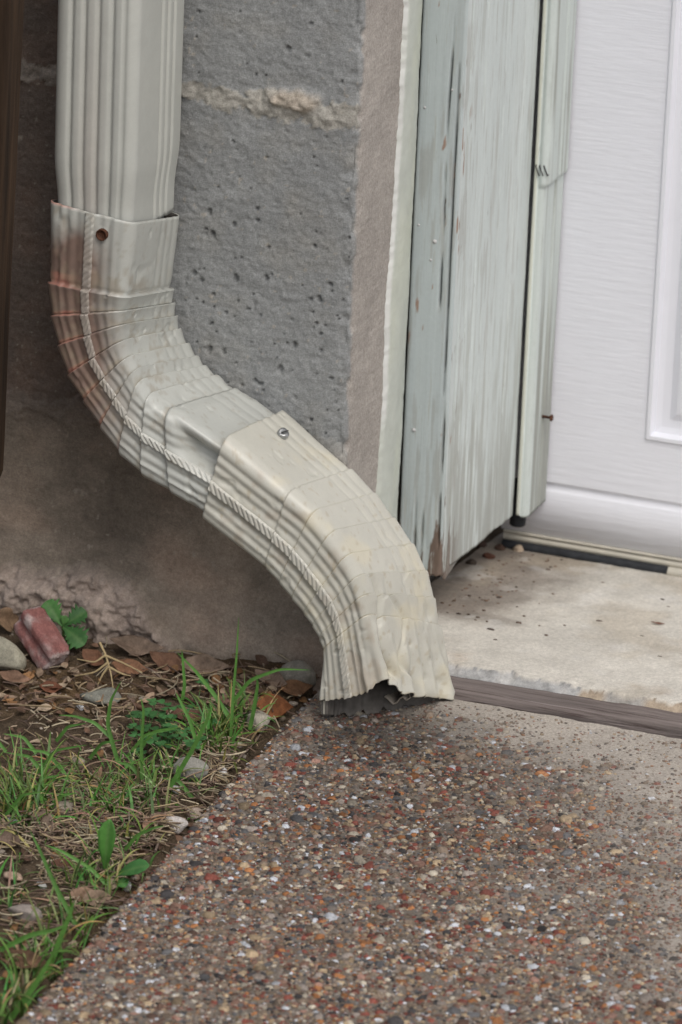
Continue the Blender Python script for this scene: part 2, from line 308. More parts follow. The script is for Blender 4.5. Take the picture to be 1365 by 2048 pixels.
lump = sst(.35, .75, gauss(x, -.050, .017)*gauss(z, .327, .0085)+.35*fbm(P, 110, 4, 64)); lump *= gauss(x, -.05, .03)*gauss(z, .325, .014); d += lump*(.0050+.005*fbm(P, 200, 4, 78))
# corner arris chipped
ca_ = gauss(x, XC, .006)*gauss(y, 0, .006); d -= ca_*np.clip(fbm(P, 90, 4, 79)+.15, 0, 1)*.0055
# rough mortar haunch at the foot, far left
hx = x; top = np.interp(hx, [-.26, -.19, -.165, -.145, -.125, -.105], [.012, .018, .024, .020, -.004, -.022])+.006*fbm(P*[1, 1, 0], 60, 3, 80)
ha = sst(.003, -.006, z-top)*(1-ret); rough = fbm(P, 55, 5, 81); rough2 = fbm(P, 170, 4, 82); d += ha*(.009+.011*rough+.003*rough2+.0035*(.35-np.abs(rough2))+.0018*fbm(P, 420, 3, 59)-.003*sst(.1, .4, fbm(P, 120, 3, 58)))
P = P+N*d[..., None]; Pf = P.reshape(-1, 3); f = lambda a: a.reshape(-1)[:, None]
gray = np.array([.262, .270, .270]); brown = np.array([.16, .115, .087]); tan = np.array([.235, .185, .155])
nb = fbm(Pf, 14, 4, 83)[:, None]; nb2 = fbm(Pf, 60, 4, 84)[:, None]
base = gray*(1+.16*nb)+np.array([.03, .018, 0])*np.clip(nb2, 0, 1)
bl = sst(-.125, -.165, Pf[:, 0])[:, None]; lo = sst(.128, .10, Pf[:, 2])[:, None]*(1-f(ret))
redd = np.array([.16, .085, .055])
lft = np.maximum(bl*.85, 0); base = base*(1-lft)+(brown*.8*(1+.3*nb)+np.array([.05, .02, .01])*np.clip(nb2+.1, 0, 1))*lft
fc = np.array([.30, .25, .20])*(1+.38*nb+.30*nb2+.18*fbm(Pf, 240, 3, 60)[:, None])+redd*.6*sst(-.1, .5, fbm(Pf, (18, 18, 30), 3, 85))[:, None]
fc = fc*(1-.25*bl)+np.array([.03, .03, .03])*sst(.06, -.03, Pf[:, 2])[:, None]
base = base*(1-lo)+fc*lo
Jf = f(J)*np.where(Pf[:, 2:3] < .2, .5, 1); jc = np.array([.36, .345, .31])*(1+.25*nb2+.2*fbm(Pf, 260, 3, 62)[:, None]); jc = jc*(1-.55*bl)+brown*1.2*.55*bl; base = base*(1-Jf)+jc*Jf
Lf = np.clip(f(lump)*1.3, 0, 1); base = base*(1-Lf)+np.array([.42, .37, .31])*Lf
rc = np.array([.37, .34, .31])*(1+.14*nb+.10*nb2); rt = f(ret); base = base*(1-rt)+rc*rt
hf = f(ha); base = base*(1-hf)+np.array([.38, .31, .265])*(1+.35*nb2+.2*fbm(Pf, 260, 3, 57)[:, None])*hf
pf = np.clip(f(pit)+f(pit2), 0, 1); base = base*(1-.25*pf)
sp = sst(.60, .68, fbm(Pf, 330, 2, 86))[:, None]; base = base*(1-.5*sp)+np.array([.40, .36, .30])*.5*sp
o = mesh('block_wall', Pf, gridF(n, mm_), M['concrete'], col=np.clip(base, .01, 1), loc=(XC, 0, -.02))
tag(o, 'grey concrete block wall with crumbly mortar joints and a brown stained foot', 'wall')
# ---------------------------------------------------------------- sealant bead on the return
zs = np.arange(-.02, .46, .0015); pl_ = [(806, 0), (800, 150), (796, 260), (783, 450), (770, 600), (763, 800), (752, 970)]
lz = [(on(a, b, 0, XC)[2], on(a, b, 0, XC)[1]) for a, b in pl_][::-1]; cr = [(840, 0), (826, 400), (816, 600), (805, 900), (803, 1030)]; cz = [(on(a, b, 0, XC)[2], on(a, b, 0, XC)[1]) for a, b in cr][::-1]
yl = np.interp(zs, [a for a, b in lz], [b for a, b in lz]); yr = np.full_like(zs, .0955)-.0004
Pz = np.stack([zs*0, zs*0, zs], -1); yl = yl+.0028*fbm(Pz, 22, 5, 90)+.0012*fbm(Pz, 350, 4, 91); yr = yr-.0012-.0016*np.clip(fbm(Pz, 35, 4, 92)+.1, 0, 1)-.0008*fbm(Pz, 250, 3, 93)-np.interp(zs, [-.02, .05, .12, .2], [.0035, .003, .001, 0])
K = 16; t = np.linspace(0, 1, K); hh = np.interp(t, [0, .03, .12, .5, .9, .98, 1], [-.001, .0012, .0024, .0034, .0030, .0018, -.003])
P = np.stack([XC+np.repeat(hh[None], len(zs), 0), yl[:, None]*(1-t)+yr[:, None]*t, np.repeat(zs[:, None], K, 1)], -1); P[:, 1:-1, 0] += .0006*fbm(P[:, 1:-1], (80, 80, 30), 3, 94)
nb = fbm(P, (60, 60, 14), 3, 95)[..., None]; cc = np.array([.52, .55, .50])*(1+.12*nb)+np.array([.02, .01, -.05])*np.clip(nb, 0, 1); wh = np.zeros((len(zs), K, 1)); wh[:, :2] = sst(-.2, .2, fbm(Pz, 40, 3, 99))[:, None, None]; cc = cc*(1-wh*.6)+.75*wh*.6
o = mesh('sealant_bead', P.reshape(-1, 3), gridF(len(zs), K), M['bead'], col=cc.reshape(-1, 3)); tag(o, 'uneven pale green painted sealant bead between the concrete return and the timber jamb', 'sealant')
# ---------------------------------------------------------------- timber jamb
YJ, XJ, YS = .097, .0148, .229
jamb = empty('door_jamb', (0, .15, .015)); tag(jamb, 'weathered pale green timber jamb board with flaking paint and a rotted foot', 'door jamb')
def board(name, path, zb, ztop, matl, parent, colf, dispf, fine=.0016):
    """path: list of (x,y,nx,ny); zb(path index array)-> bottom z ; closed bottom not needed"""
    pth = np.array(path); zt = np.unique(np.concatenate([np.linspace(0, 1, int(.46/fine)), [1.2, 2, 3, 5.5]]))
    n, k = len(zt), len(pth); b = zb(pth); Z = b[None]+(0.45-b[None])*zt[:, None]
    P = np.stack([np.repeat(pth[None, :, 0], n, 0), np.repeat(pth[None, :, 1], n, 0), Z], -1); N = np.stack([np.repeat(pth[None, :, 2], n, 0), np.repeat(pth[None, :, 3], n, 0), 0*Z], -1)
    P = P+N*dispf(P)[..., None]; Pf = P.reshape(-1, 3)
    F = [gridF(n, k)]; V = [Pf]
    inn = P[0].copy(); inn[:, :2] = inn[:, :2].mean(0)*.9+inn[:, :2]*.1; inn[:, 2] += .004
    F.append(np.stack([np.arange(k-1), np.arange(k-1)+n*k, np.arange(k-1)+n*k+1, np.arange(k-1)+1], -1)); V.append(inn); V = np.concatenate(V)
    return mesh(name, V, np.concatenate(F), matl, parent, col=np.clip(colf(V), .01, 1))
def rounded(x0, x1, y0, y1, r, st=.0007):
    pts = [(x0, y, -1, 0) for y in np.arange(y1, y0+r, -.02)]
    for a in np.linspace(0, 90, 5): t = math.radians(a); pts.append((x0+r-r*math.cos(t), y0+r-r*math.sin(t), -math.cos(t), -math.sin(t)))
    pts += [(x, y0, 0, -1) for x in np.arange(x0+r+st, x1-r, st)]
    for a in np.linspace(0, 90, 6): t = math.radians(a); pts.append((x1-r+r*math.sin(t), y0+r-r*math.cos(t), math.sin(t), -math.cos(t)))
    pts += [(x1, y, 1, 0) for y in np.arange(y0+r+st, y1, st)]
    return pts
def jz(p):
    P = np.stack([p[:, 0], p[:, 1], 0*p[:, 0]], -1); rot = sst(.125, .098, p[:, 1])
    return np.interp(p[:, 1], [.097, .112, .235], [.012, .0168, .0118])+.0015*fbm(P, 60, 3, 100)+rot*(.010*fbm(P, 150, 3, 101)+.001)
def jd(P):
    g = fbm(P, (260, 260, 7), 4, 102); rotm = sst(.09, .02, P[..., 2]+.03*fbm(P, 60, 3, 103)); d = .00013*g+.0002*fbm(P, 60, 3, 105)
    # long shrinkage checks on the front edge and arris
    for xc_, z0, z1, s in ((.0065, .16, .45, 1), (.011, .10, .45, 2), (.0125, .02, .12, 3), (.002, .0, .05, 5), (-.003, -.01, .07, 6)):
        xx = xc_+.0012*fbm(P*[0, 0, 1], (1, 1, 14), 3, 110+s); d = d-.0026*gauss(P[..., 0], xx, .0006)*(P[..., 1] < YJ+.002)*sst(z0, z0+.02, P[..., 2])*sst(z1+.01, z1-.01, P[..., 2])*np.clip(fbm(P*[0, 0, 1], (1, 1, 40), 2, 120+s)*2+.9, 0, 1)
    for yc, z0, z1, s in ((.108, .0, .45, 11), (.135, .05, .4, 12), (.150, .0, .3, 13), (.172, .12, .4, 14), (.20, .0, .25, 15), (.12, .0, .2, 16)):
        yy = yc+.0012*fbm(P*[0, 0, 1], (1, 1, 10), 3, 130+s); d = d-.0014*gauss(P[..., 1], yy, .0006)*(P[..., 0] > XJ-.002)*sst(z0, z0+.03, P[..., 2])*sst(z1, z1-.03, P[..., 2])*np.clip(fbm(P*[0, 0, 1], (1, 1, 50), 2, 150+s)*3, 0, 1)
    d = d-rotm*(P[..., 1] < .115)*(.0014*np.clip(fbm(P, (260, 260, 30), 3, 104)+.2, 0, 1))
    return d
def jc(V):
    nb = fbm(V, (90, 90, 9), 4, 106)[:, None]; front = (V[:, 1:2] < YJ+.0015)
    c = np.where(front, np.array([.45, .505, .51]), np.array([.565, .615, .605]))*(1+.06*nb)  # front face coloured darker than the side, shading put into the paint colour
    pale = np.clip(fbm(V, (50, 50, 3), 3, 107)[:, None], 0, 1); c = c+np.array([.06, .055, .05])*pale
    for xc_, z0, z1, s in ((.0065, .16, .45, 1), (.011, .10, .45, 2), (.0125, .02, .12, 3), (.002, .0, .05, 5), (-.003, -.01, .07, 6)):
        xx = xc_+.0012*fbm(V*[0, 0, 1], (1, 1, 14), 3, 110+s); ck = (gauss(V[:, 0], xx, .0006)*(V[:, 1] < YJ+.004)*sst(z0, z0+.02, V[:, 2])*sst(z1+.01, z1-.01, V[:, 2])*np.clip(fbm(V*[0, 0, 1], (1, 1, 40), 2, 120+s)*2+.9, 0, 1))[:, None]; c = c*(1-.9*ck)
    brn = sst(.25, .45, fbm(V, (330, 330, 26), 4, 117)+.15*gauss(V[:, 1], .104, .01))[:, None]*.3; c = c*(1-brn)+np.array([.25, .22, .18])*brn
    grey = sst(.10, .40, fbm(V, (380, 380, 20), 5, 108)+.55*sst(.20, .0, V[:, 2])+.22*gauss(V[:, 1], .118, .012)-.12)[:, None]*np.where(front, .18, .6); c = c*(1-grey)+(np.array([.42, .445, .41])*sst(.02, .16, V[:, 2])[:, None]+np.array([.29, .29, .26])*sst(.16, .02, V[:, 2])[:, None])*grey
    rot = sst(.15, .25, fbm(V, (330, 330, 45), 5, 109)+1.0*sst(.060, .01, V[:, 2])-.30-.4*gauss(V[:, 0], -.006, .006))[:, None]*sst(.14, .10, V[:, 1])[:, None]; c = c*(1-rot)+np.array([.17, .125, .10])*(1+.5*nb)*rot
    fl = sst(.50, .56, fbm(V, (260, 260, 60), 3, 111))[:, None]*gauss(V[:, 1], .100, .012)[:, None]; c = c*(1-fl)+np.array([.30, .20, .15])*fl
    return c
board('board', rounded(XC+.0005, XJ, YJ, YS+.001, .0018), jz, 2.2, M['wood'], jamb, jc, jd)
for pxl in ((870, 483), (850, 215), (838, 450), (862, 520), (828, 860), (905, 180)):
    q = on(*pxl, 1, YJ); s = .0014 if pxl[1] in (483, 860) else .0008
    V, F, _ = lathe([(s, -.0004), (s, .0001), (s*.6, s*.5), (.00001, s*.7)], 8, q, (0, -1, 0)); mesh('paint_drip', V, F, M['bead'], jamb, col=np.full((len(V), 3), .5))
# stop moulding
stop = empty('door_stop', (.02, .24, .012)); tag(stop, 'slim pale green timber stop moulding with a split, beside the white garage door', 'door stop')
def sz(p): return np.where(p[:, 0] < .02, .0125, .0115)+0*p[:, 0]
def sdp(P):
    d = .0003*fbm(P, (260, 260, 8), 4, 160); jog = sst(.2245, .2265, P[..., 2]); d = d+.0022*jog*(P[..., 0] > .021)
    return d-.0018*gauss(P[..., 1], .252+.001*fbm(P*[0, 0, 1], (1, 1, 12), 3, 161), .0009)*(P[..., 0] > .018)
def sc(V):
    nb = fbm(V, (90, 90, 9), 4, 162)[:, None]; c = np.array([.54, .59, .57])*(1+.07*nb)
    c = np.where((V[:, 1:2] < .2325) & (V[:, 0:1] < .0195), np.array([.64, .65, .57]), c)
    g = sst(.1, .5, fbm(V, (380, 380, 8), 4, 163)+.6*sst(.2, .02, V[:, 2])*(V[:, 1] > .236)-.05)[:, None]*.75; c = c*(1-g)+np.array([.25, .25, .22])*g
    return c
spath = [(.0165, .27, -1, 0), (.0165, .236, -1, 0)]
for a in np.linspace(0, 90, 5): t = math.radians(a); spath.append((.0165+.0015-.0015*math.cos(t), .2315-.0015*math.sin(t)+.0000, -math.cos(t), -math.sin(t)))
spath += [(xq, .230, 0, -1) for xq in (.0185, .0195)]
for a in np.linspace(0, 90, 9): t = math.radians(a); spath.append((.0195+.0045*math.sin(t), .2345-.0045*math.cos(t), math.sin(t), -math.cos(t)))
spath += [(.024, yq, 1, 0) for yq in np.arange(.2355, .2675, .0009)]
board('moulding', spath, sz, 2.2, M['wood'], stop, sc, sdp)
for k, xp in enumerate((1072, 1080, 1089)):
    a = on(xp, 331, 1, .2292); b = on(xp+7, 351, 1, .2292); q = np.array([0, .0006, 0]); tv, tf_ = tubeV([a+q*2, a-q, (a+b)/2-q, b-q, b+q*2], .00042, 6); mesh('staple', tv, tf_, M['wire'], stop)
a = on(1087, 833, 0, .024); V, F, _ = lathe([(.0009, -.002), (.0009, .0052), (.0021, .0053), (.0021, .0062), (.00001, .0064)], 10, a, (1, -.15, .05)); mesh('nail', V, F, M['rust'], stop)
# ---------------------------------------------------------------- garage door
YD = .2690
door = empty('garage_door', (.6, YD, -.02)); tag(door, 'white garage door with embossed wood grain and a moulded panel', 'garage door')
xs_ = [-.005, .02, .0855]; V = []; F = []
def prof_sheet(name, prof, x0, x1, matl, parent=door, smooth=False):      # prof: (y,z) swept along x
    P = [(x, y, z) for x in np.linspace(x0, x1, 30) for y, z in prof]; return mesh(name, np.array(P), gridF(30, len(prof)), matl, parent, smooth=smooth)
yb = YD
prof_sheet('lower_section', [(yb+.03, -.0125), (yb, -.0125), (yb, .0165), (yb+.0004, .0172), (yb+.0022, .0192), (yb+.0022, .0212)], -.005, 2.45, M['door'])
# main section with raised panel frame: sheet with recess
def rect_ring(x0, x1, z0, z1): return [(x0, z0), (x1, z0), (x1, z1), (x0, z1)]
z0, z1, x0, x1 = .0208, .52, -.005, 2.45; pnx = [(.0855+i*.6, .0855+i*.6+.52) for i in range(4)]
V = []; F = []; zp0, zp1 = .061, .47
def quad(a, b, c, d_): 
    k = len(V); V.extend([a, b, c, d_]); F.append((k, k+1, k+2, k+3))
Yq = yb
segs = [x0]+[v for p in pnx for v in p]+[x1]
quad((x0, Yq+.0022, z0), (x1, Yq+.0022, z0), (x1, Yq, z0+.0025), (x0, Yq, z0+.0025))
quad((x0, Yq, z0+.0025), (x1, Yq, z0+.0025), (x1, Yq, zp0), (x0, Yq, zp0)); quad((x0, Yq, zp1), (x1, Yq, zp1), (x1, Yq, z1), (x0, Yq, z1))
for i in range(0, len(segs), 2): quad((segs[i], Yq, zp0), (segs[i+1], Yq, zp0), (segs[i+1], Yq, zp1), (segs[i], Yq, zp1))
mesh('middle_section', np.array(V), F, M['door'], door, smooth=False)
for a, b in pnx:
    V = []; F = []; rings = [(0, 0), (.0012, -.0018), (.0035, -.0018), (.0050, .0030), (.0090, .0038), (.0140, .0038), (.0190, .0010), (.022, .0004)]
    for ins, dy in rings: V += [(a+ins, Yq+dy, zp0+ins), (b-ins, Yq+dy, zp0+ins), (b-ins, Yq+dy, zp1-ins), (a+ins, Yq+dy, zp1-ins)]
    for r in range(len(rings)-1):
        for k in range(4): F.append((r*4+k, r*4+(k+1) % 4, r*4+4+(k+1) % 4, r*4+4+k))
    mo = mesh('panel_moulding', np.array(V), F, M['doorsm'], door, smooth=False)
    ins, dy = rings[-1]; mesh('panel_field', np.array([(a+ins, Yq+dy, zp0+ins), (b-ins, Yq+dy, zp0+ins), (b-ins, Yq+dy, zp1-ins), (a+ins, Yq+dy, zp1-ins)]), [(0, 1, 2, 3)], M['door'], door, smooth=False)
V = []; F = []
for k in range(3): boxV(-.005, 2.45, YD, YD+.04, .5235+k*.53, 1.05+k*.53, V, F)
mesh('upper_section', np.array(V), F, M['door'], door, smooth=False)
prof_sheet('bottom_retainer', [(yb+.02, -.0129), (yb-.001, -.0129), (yb-.001, -.0145), (yb+.0012, -.0148), (yb+.0012, -.0155), (yb-.0012, -.0158), (yb-.0012, -.0190), (yb+.02, -.0190)], -.003, 2.45, M['retain'])
prof_sheet('bottom_seal', [(yb+.02, -.0191), (yb-.0025, -.0191), (yb-.0050, -.0215), (yb-.0030, -.0256), (yb+.001, -.0262), (yb+.01, -.0262)], -.003, .106, M['rubber'], smooth=True)
prof_sheet('bottom_seal', [(yb+.02, -.0191), (yb-.0028, -.0191), (yb-.0052, -.0215), (yb-.0033, -.0254), (yb+.001, -.0262), (yb+.01, -.0262)], .1065, 2.45, M['retain'], smooth=True)
# rubber weatherstrip end under the stop
V, F, _ = lathe([(.00001, 0), (.004, .0002), (.0052, .0015), (.0052, .03)], 12, on(1035, 1052, 1, .252), (0, .1, 1)); o = mesh('weather_strip', V, F, M['rubber'], stop)
# ---------------------------------------------------------------- downspout
YF, YB = -.084, -.006
W0, D0 = .051, YB-YF; RC = .0085
def section():
    a = []; na = []; face = []; loc = []
    def face_pts(p0, p1, nrm, fid, L):
        k = int((L-2*RC)/.00075); 
        for i in range(1, k):
            t = i/k; a.append((p0[0]+(p1[0]-p0[0])*t, p0[1]+(p1[1]-p0[1])*t)); na.append(nrm); face.append(fid); loc.append(RC+t*(L-2*RC))
    def arc(c, a0, fid0, fid1, L0):
        for i in range(0, 11):
            t = math.radians(a0+9*i); na.append((math.cos(t), math.sin(t))); a.append((c[0]+RC*math.cos(t), c[1]+RC*math.sin(t)))
            first = i <= 5; face.append(fid0 if first else fid1); loc.append((L0-RC+RC*i/5.) if first else RC*(i-5)/5.)
    W, D = W0, D0
    face_pts((0, D-RC), (0, RC), (-1, 0), 0, D); arc((RC, RC), 180, 0, 1, D)
    face_pts((RC, 0), (W-RC, 0), (0, -1), 1, W); arc((W-RC, RC), 270, 1, 2, W)
    face_pts((W, RC), (W, D-RC), (1, 0), 2, D); arc((W-RC, D-RC), 0, 2, 3, D)
    face_pts((W-RC, D), (RC, D), (0, 1), 3, W); arc((RC, D-RC), 90, 3, 0, W)
    return np.array(a), np.array(na), np.array(face), np.array(loc)
SA, SN, SF, SL = section(); U = len(SA)
def stations(prs, tau, ex=.0016):
    """prs: pixel pairs of the near left and far right silhouettes; returns corner points L3, F3, R3"""
    out = []; P = [(on(a, b, 1, YF), on(c, d_, 1, YB)) for (a, b, c, d_) in prs]; mid = np.array([((l+r)/2) for l, r in P])[:, [0, 2]]
    T = np.gradient(mid, axis=0); T /= np.linalg.norm(T, axis=1)[:, None]
    for k, (l, r) in enumerate(P):
        wv = (r-l)[[0, 2]]; wv /= np.linalg.norm(wv); l = l-np.array([wv[0], 0, wv[1]])*ex; r = r+np.array([wv[0], 0, wv[1]])*ex*.8
        t = tau[k] if hasattr(tau, '__len__') else tau
        fpt = np.array([r[0]-T[k, 0]*t, YF, r[2]-T[k, 1]*t]); out.append((l, fpt, r))
    return np.array(out)
def surf(st, seg, f, dsp, crush=None):
    """points on the tube: seg, f arrays (n,U); dsp displacement (n,U)"""
    i0 = seg; i1 = np.minimum(seg+1, len(st)-1); g = f[..., None]
    L = st[i0, 0]*(1-g)+st[i1, 0]*g; Fp = st[i0, 1]*(1-g)+st[i1, 1]*g; R = st[i0, 2]*(1-g)+st[i1, 2]*g
    a = SA[None, :, 0]/W0; b = SA[None, :, 1]/D0
    if crush is not None: b = crush(seg, f, a+0*f, b+0*f)
    A_ = Fp-L; B_ = R-Fp; P = L+A_*(a+0*f)[..., None]+B_*(b+0*f)[..., None]
    ah = A_.copy(); ah[..., 1] = 0; ah /= np.linalg.norm(ah, axis=-1)[..., None]
    # section width direction perpendicular to axis (for displacement)
    N = ah*SN[None, :, 0:1]+np.array([0, 1, 0])*SN[None, :, 1:2]
    return P+N*dsp[..., None]
def ribs(groove, depth, sig):
    d = np.zeros(U)
    for fid, cs in groove.items():
        for c in cs: d -= (SF == fid)*depth*(.55 if fid == 2 and sig > .0015 else 1)*gauss(SL, c, sig)
    return d
MM = .001
spout = empty('downspout', (-.05, -.045, ZS)); tag(spout, 'cream painted metal downspout with crimped elbows, kicking out over the pavement', 'downspout')
CREAM = np.array([.475, .485, .45]); CREAM2 = np.array([.50, .49, .43])
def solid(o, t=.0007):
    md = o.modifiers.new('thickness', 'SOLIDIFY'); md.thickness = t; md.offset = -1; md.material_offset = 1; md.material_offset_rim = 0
# straight pipe
zz = np.concatenate([np.arange(.256, .34, .003), np.linspace(.345, .5, 20), [1, 2.4]])
prs = []; st = []
for z_ in zz:
    k = sst(.300, .270, np.array(z_))*.0020; st.append(((-.1668+k, YF+k*.9, z_), (-.1166-k, YF+k*.9, z_), (-.1166-k, YB-.001-k, z_)))
st = np.array(st); seg = np.repeat(np.arange(len(zz)-1), 1)[:, None]+np.zeros((1, U), int); f_ = np.zeros((len(zz)-1, U))
gr = {1: [11.5*MM, 19.5*MM, 28*MM, 36.5*MM, 44.5*MM], 2: [40*MM, 49*MM, 58*MM], 0: [20*MM, 30*MM, 40*MM, 50*MM], 3: [12*MM, 20*MM, 28*MM, 36*MM]}
dsp = ribs(gr, .0019, .0012)+ribs({1: [15.5*MM, 23.7*MM, 32*MM, 40.5*MM]}, -.0003, .003)+np.zeros((len(zz)-1, 1)); P = surf(st, seg, f_, dsp); P[..., 1] += 0
pinch = sst(.285, .255, P[..., 2]); P = P+0
Pf = P.reshape(-1, 3); nb = fbm(Pf, (40, 40, 10), 3, 170)[:, None]; cc = CREAM*(1+.035*nb); pk = (gauss(Pf[:, 0], -.143, .008)*sst(.45, .26, Pf[:, 2]))[:, None]*.22; cc = cc*(1-pk)+np.array([.44, .32, .27])*pk
lf = sst(-.150, -.166, Pf[:, 0])[:, None]*.25; cc = cc*(1-lf)+np.array([.50, .49, .45])*lf
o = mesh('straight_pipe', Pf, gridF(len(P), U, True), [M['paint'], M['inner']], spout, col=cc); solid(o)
# elbow builder
FR = np.array([0, .012, .03, .055, .09, .14, .2, .27, .34, .42, .5, .58, .66, .74, .82, .89, .94, .965, .985])
def elbow(name, prs, tau, amp, grooves, gdepth, gsig, seamloc, colf, extra=None, crush=None, fend=None, rev=1, label=None, head=26, lastn=30, flare=.0014, endF=None, fshift=None):
    st = stations(prs, tau); ns = len(prs)-1; seg = []; f = []
    if endF is not None: st[-1, 1] = endF
    if fshift is not None: st[:, 1, 0] -= np.array(fshift)
    for s in range(ns):
        fr = np.linspace(0, .985, head) if s == 0 else (np.linspace(0, 1, lastn) if s == ns-1 else FR)
        for v in fr: seg.append(s); f.append(v)
    seg = np.array(seg); f = np.array(f); n = len(seg)
    seg2 = np.repeat(seg[:, None], U, 1); f2 = np.repeat(f[:, None], U, 1)
    if fend is not None: f2 = np.where(seg2 == ns-1, f2*fend(SF, SL, SA)[None], f2)
    def cr(seg, f, u):                                 # crimp profile
        a = amp*np.where(seg == 0, 0, 1)
        lipp = np.where(f < .02, .9, (1-np.clip(f, 0, 1))**1.5)
        pre = np.where(seg < ns-1, -.55*amp*sst(.93, .985, f), 0)
        return a*lipp+pre
    def collar(seg, f): return np.where(seg == 0, flare*(1-sst(.0, .9, f)), 0)
    outer = 1-.35*((SF == 0) | ((SF == 1) & (SL < .009)))
    rd = ribs(grooves, gdepth, gsig)[None]
    modl = np.where(seg2 == 0, 1, .75+.45*np.sin(np.clip(f2, 0, 1)*math.pi))
    d = cr(seg2, f2, 0)*outer[None]+rd*modl+collar(seg2, f2)
    P = surf(st, seg2, f2, d*0, crush)
    d = d+.0004*fbm(P, 40, 2, 180+len(name))-.0008*sst(.35, .6, fbm(P, 55, 2, 210+len(name)))-.0007*sst(.45, .6, fbm(P, 130, 2, 215+len(name)))
    if extra is not None: d = d+extra(seg2, f2, P)
    P = surf(st, seg2, f2, d, crush)
    Pf = P.reshape(-1, 3); cc = colf(Pf, seg2.reshape(-1), f2.reshape(-1), np.tile(SF, n), np.tile(SL, n))
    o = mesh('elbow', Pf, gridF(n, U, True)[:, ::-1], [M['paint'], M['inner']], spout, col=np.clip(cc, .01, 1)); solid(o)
    if label: o['label'] = label
    # rope seam standing proud of the front face
    js = np.where((SF == 1) & (np.abs(SL-seamloc) < .0036))[0]; sm_ = js; fine = []; 
    ups = 5                                            # refine along
    VA = P[:, sm_]; dA = []
    Vs = []; idx = []; arc = 0; last = None
    for r in range(n-1):
        for k in range(ups):
            t = k/ups; row = VA[r]*(1-t)+VA[r+1]*t
            if last is not None: arc += np.linalg.norm(row[len(sm_)//2]-last)
            last = row[len(sm_)//2]; Vs.append(row); idx.append(arc)
    Vs = np.array(Vs); arcs = np.array(idx)[:, None]; lat = np.linspace(-1, 1, len(sm_))[None]
    flat = Vs[:, [0, -1]]; Vs = flat[:, :1]*(1-(lat[..., None]+1)/2)+flat[:, 1:]*((lat[..., None]+1)/2)
    rope = np.abs(np.sin((arcs/.0040+lat*.75)*math.pi))**.7
    hgt = .0004+.0012*sst(1.0, .82, np.abs(lat))+.0008*(rope-.7)*sst(.98, .7, np.abs(lat))
    hgt = np.where(np.abs(lat) > .97, -.0010, hgt)
    Vs[..., 1] -= hgt
    cs = colf(Vs.reshape(-1, 3), np.zeros(Vs.size//3, int), np.full(Vs.size//3, .5), np.full(Vs.size//3, 1), np.full(Vs.size//3, seamloc)); 
    mesh('seam', Vs.reshape(-1, 3), gridF(Vs.shape[0], Vs.shape[1])[:, ::-1], M['paint'], o, col=np.clip(cs*.55+np.array([.52, .51, .46])*.45, .01, 1))
    return o, P
# upper elbow
UE = [(103, 405, 359, 428), (96, 568, 347, 575), (100.5, 634, 350, 604), (114, 693, 355, 631), (133.5, 753, 363, 658), (165, 804, 380, 688), (199.5, 857, 400, 715), (237, 909, 417, 736), (283, 951, 443, 755), (340, 986, 481, 781), (436, 1044, 592, 856)]
def uecol(P, seg, f, fa, lo_):
    nb = fbm(P, 40, 4, 190)[:, None]; n2 = fbm(P, 160, 3, 191)[:, None]; c = CREAM*(1+.05*nb)
    px_, py_ = proj_arr(P)
    pink = sst(245, 125, px_-.28*np.clip(py_-620, 0, 400)+30*nb[:, 0])*sst(425, 540, py_+30*nb[:, 0])*sst(960, 700, py_)+.45*gauss(px_, 155, 22)*sst(430, 500, py_)*sst(640, 560, py_)
    ye = np.clip(pink*1.6, 0, 1)[:, None]*.88
    c = c*(1-ye)+np.array([.19, .112, .085])*(1+.4*n2)*ye
    fold = (np.where(f > .86, 1, 0)+np.where((f < .012), 1, 0))*(seg >= 0)*sst(200, 130, px_-.30*np.clip(py_-680, -90, 400))*(seg < 10)
    fo = np.clip(fold*1.4, 0, 1)[:, None]*.8; c = c*(1-fo)+np.array([.42, .19, .145])*(1+.4*n2)*fo; cs_ = (sst(.38, .5, fbm(P, 300, 2, 218))*.3)[:, None]; c = c*(1-cs_)+np.array([.30, .26, .20])*cs_
    dr = sst(.0, .55, n2[:, 0]+.5*sst(.6, .95, f)-.1)[:, None]*.5*sst(420, 250, px_-.3*(py_-600))[:, None]; c = c*(1-dr)+np.array([.30, .25, .18])*dr
    return c
def proj_arr(P):
    q = P-CAM; z = q@FW; return 682.5+FPX*(q@RT)/z, 1024-FPX*(q@UP)/z
def ue_dent(seg, f, P):
    t = np.where(seg == 9, sst(.10, .55, f), 0)*((SF == 1)[None]*sst(.026, .036, SL)[None]*sst(.0510, .0475, SL)[None]); return -.011*t+np.where(seg == 9, .0012*sst(0, .2, f)*(SF == 2)[None], 0)
UG = {1: [6*MM, 12*MM, 18.5*MM, 33*MM, 39*MM, 45*MM], 2: [46*MM, 55*MM, 64*MM], 0: [20*MM, 30*MM, 40*MM, 50*MM], 3: [12*MM, 20*MM, 28*MM, 36*MM]}
e1, P1 = elbow('upper', UE, [.017]*4+[.016, .016, .017, .018, .018, .017, .014], .0021, UG, .0008, .0021, .0265, uecol, ue_dent, label='upper elbow with rusty pink stains on its outer bend')
LE = [(404, 1036, 573, 823), (529.5, 1140, 710.6, 939), (556, 1170, 758, 987), (581, 1200.6, 795.4, 1036), (605, 1231, 833, 1088.5), (622, 1255.5, 860, 1142.6), (635, 1280, 874.5, 1196), (644, 1305, 885.5, 1250), (645, 1400, 917, 1396)]
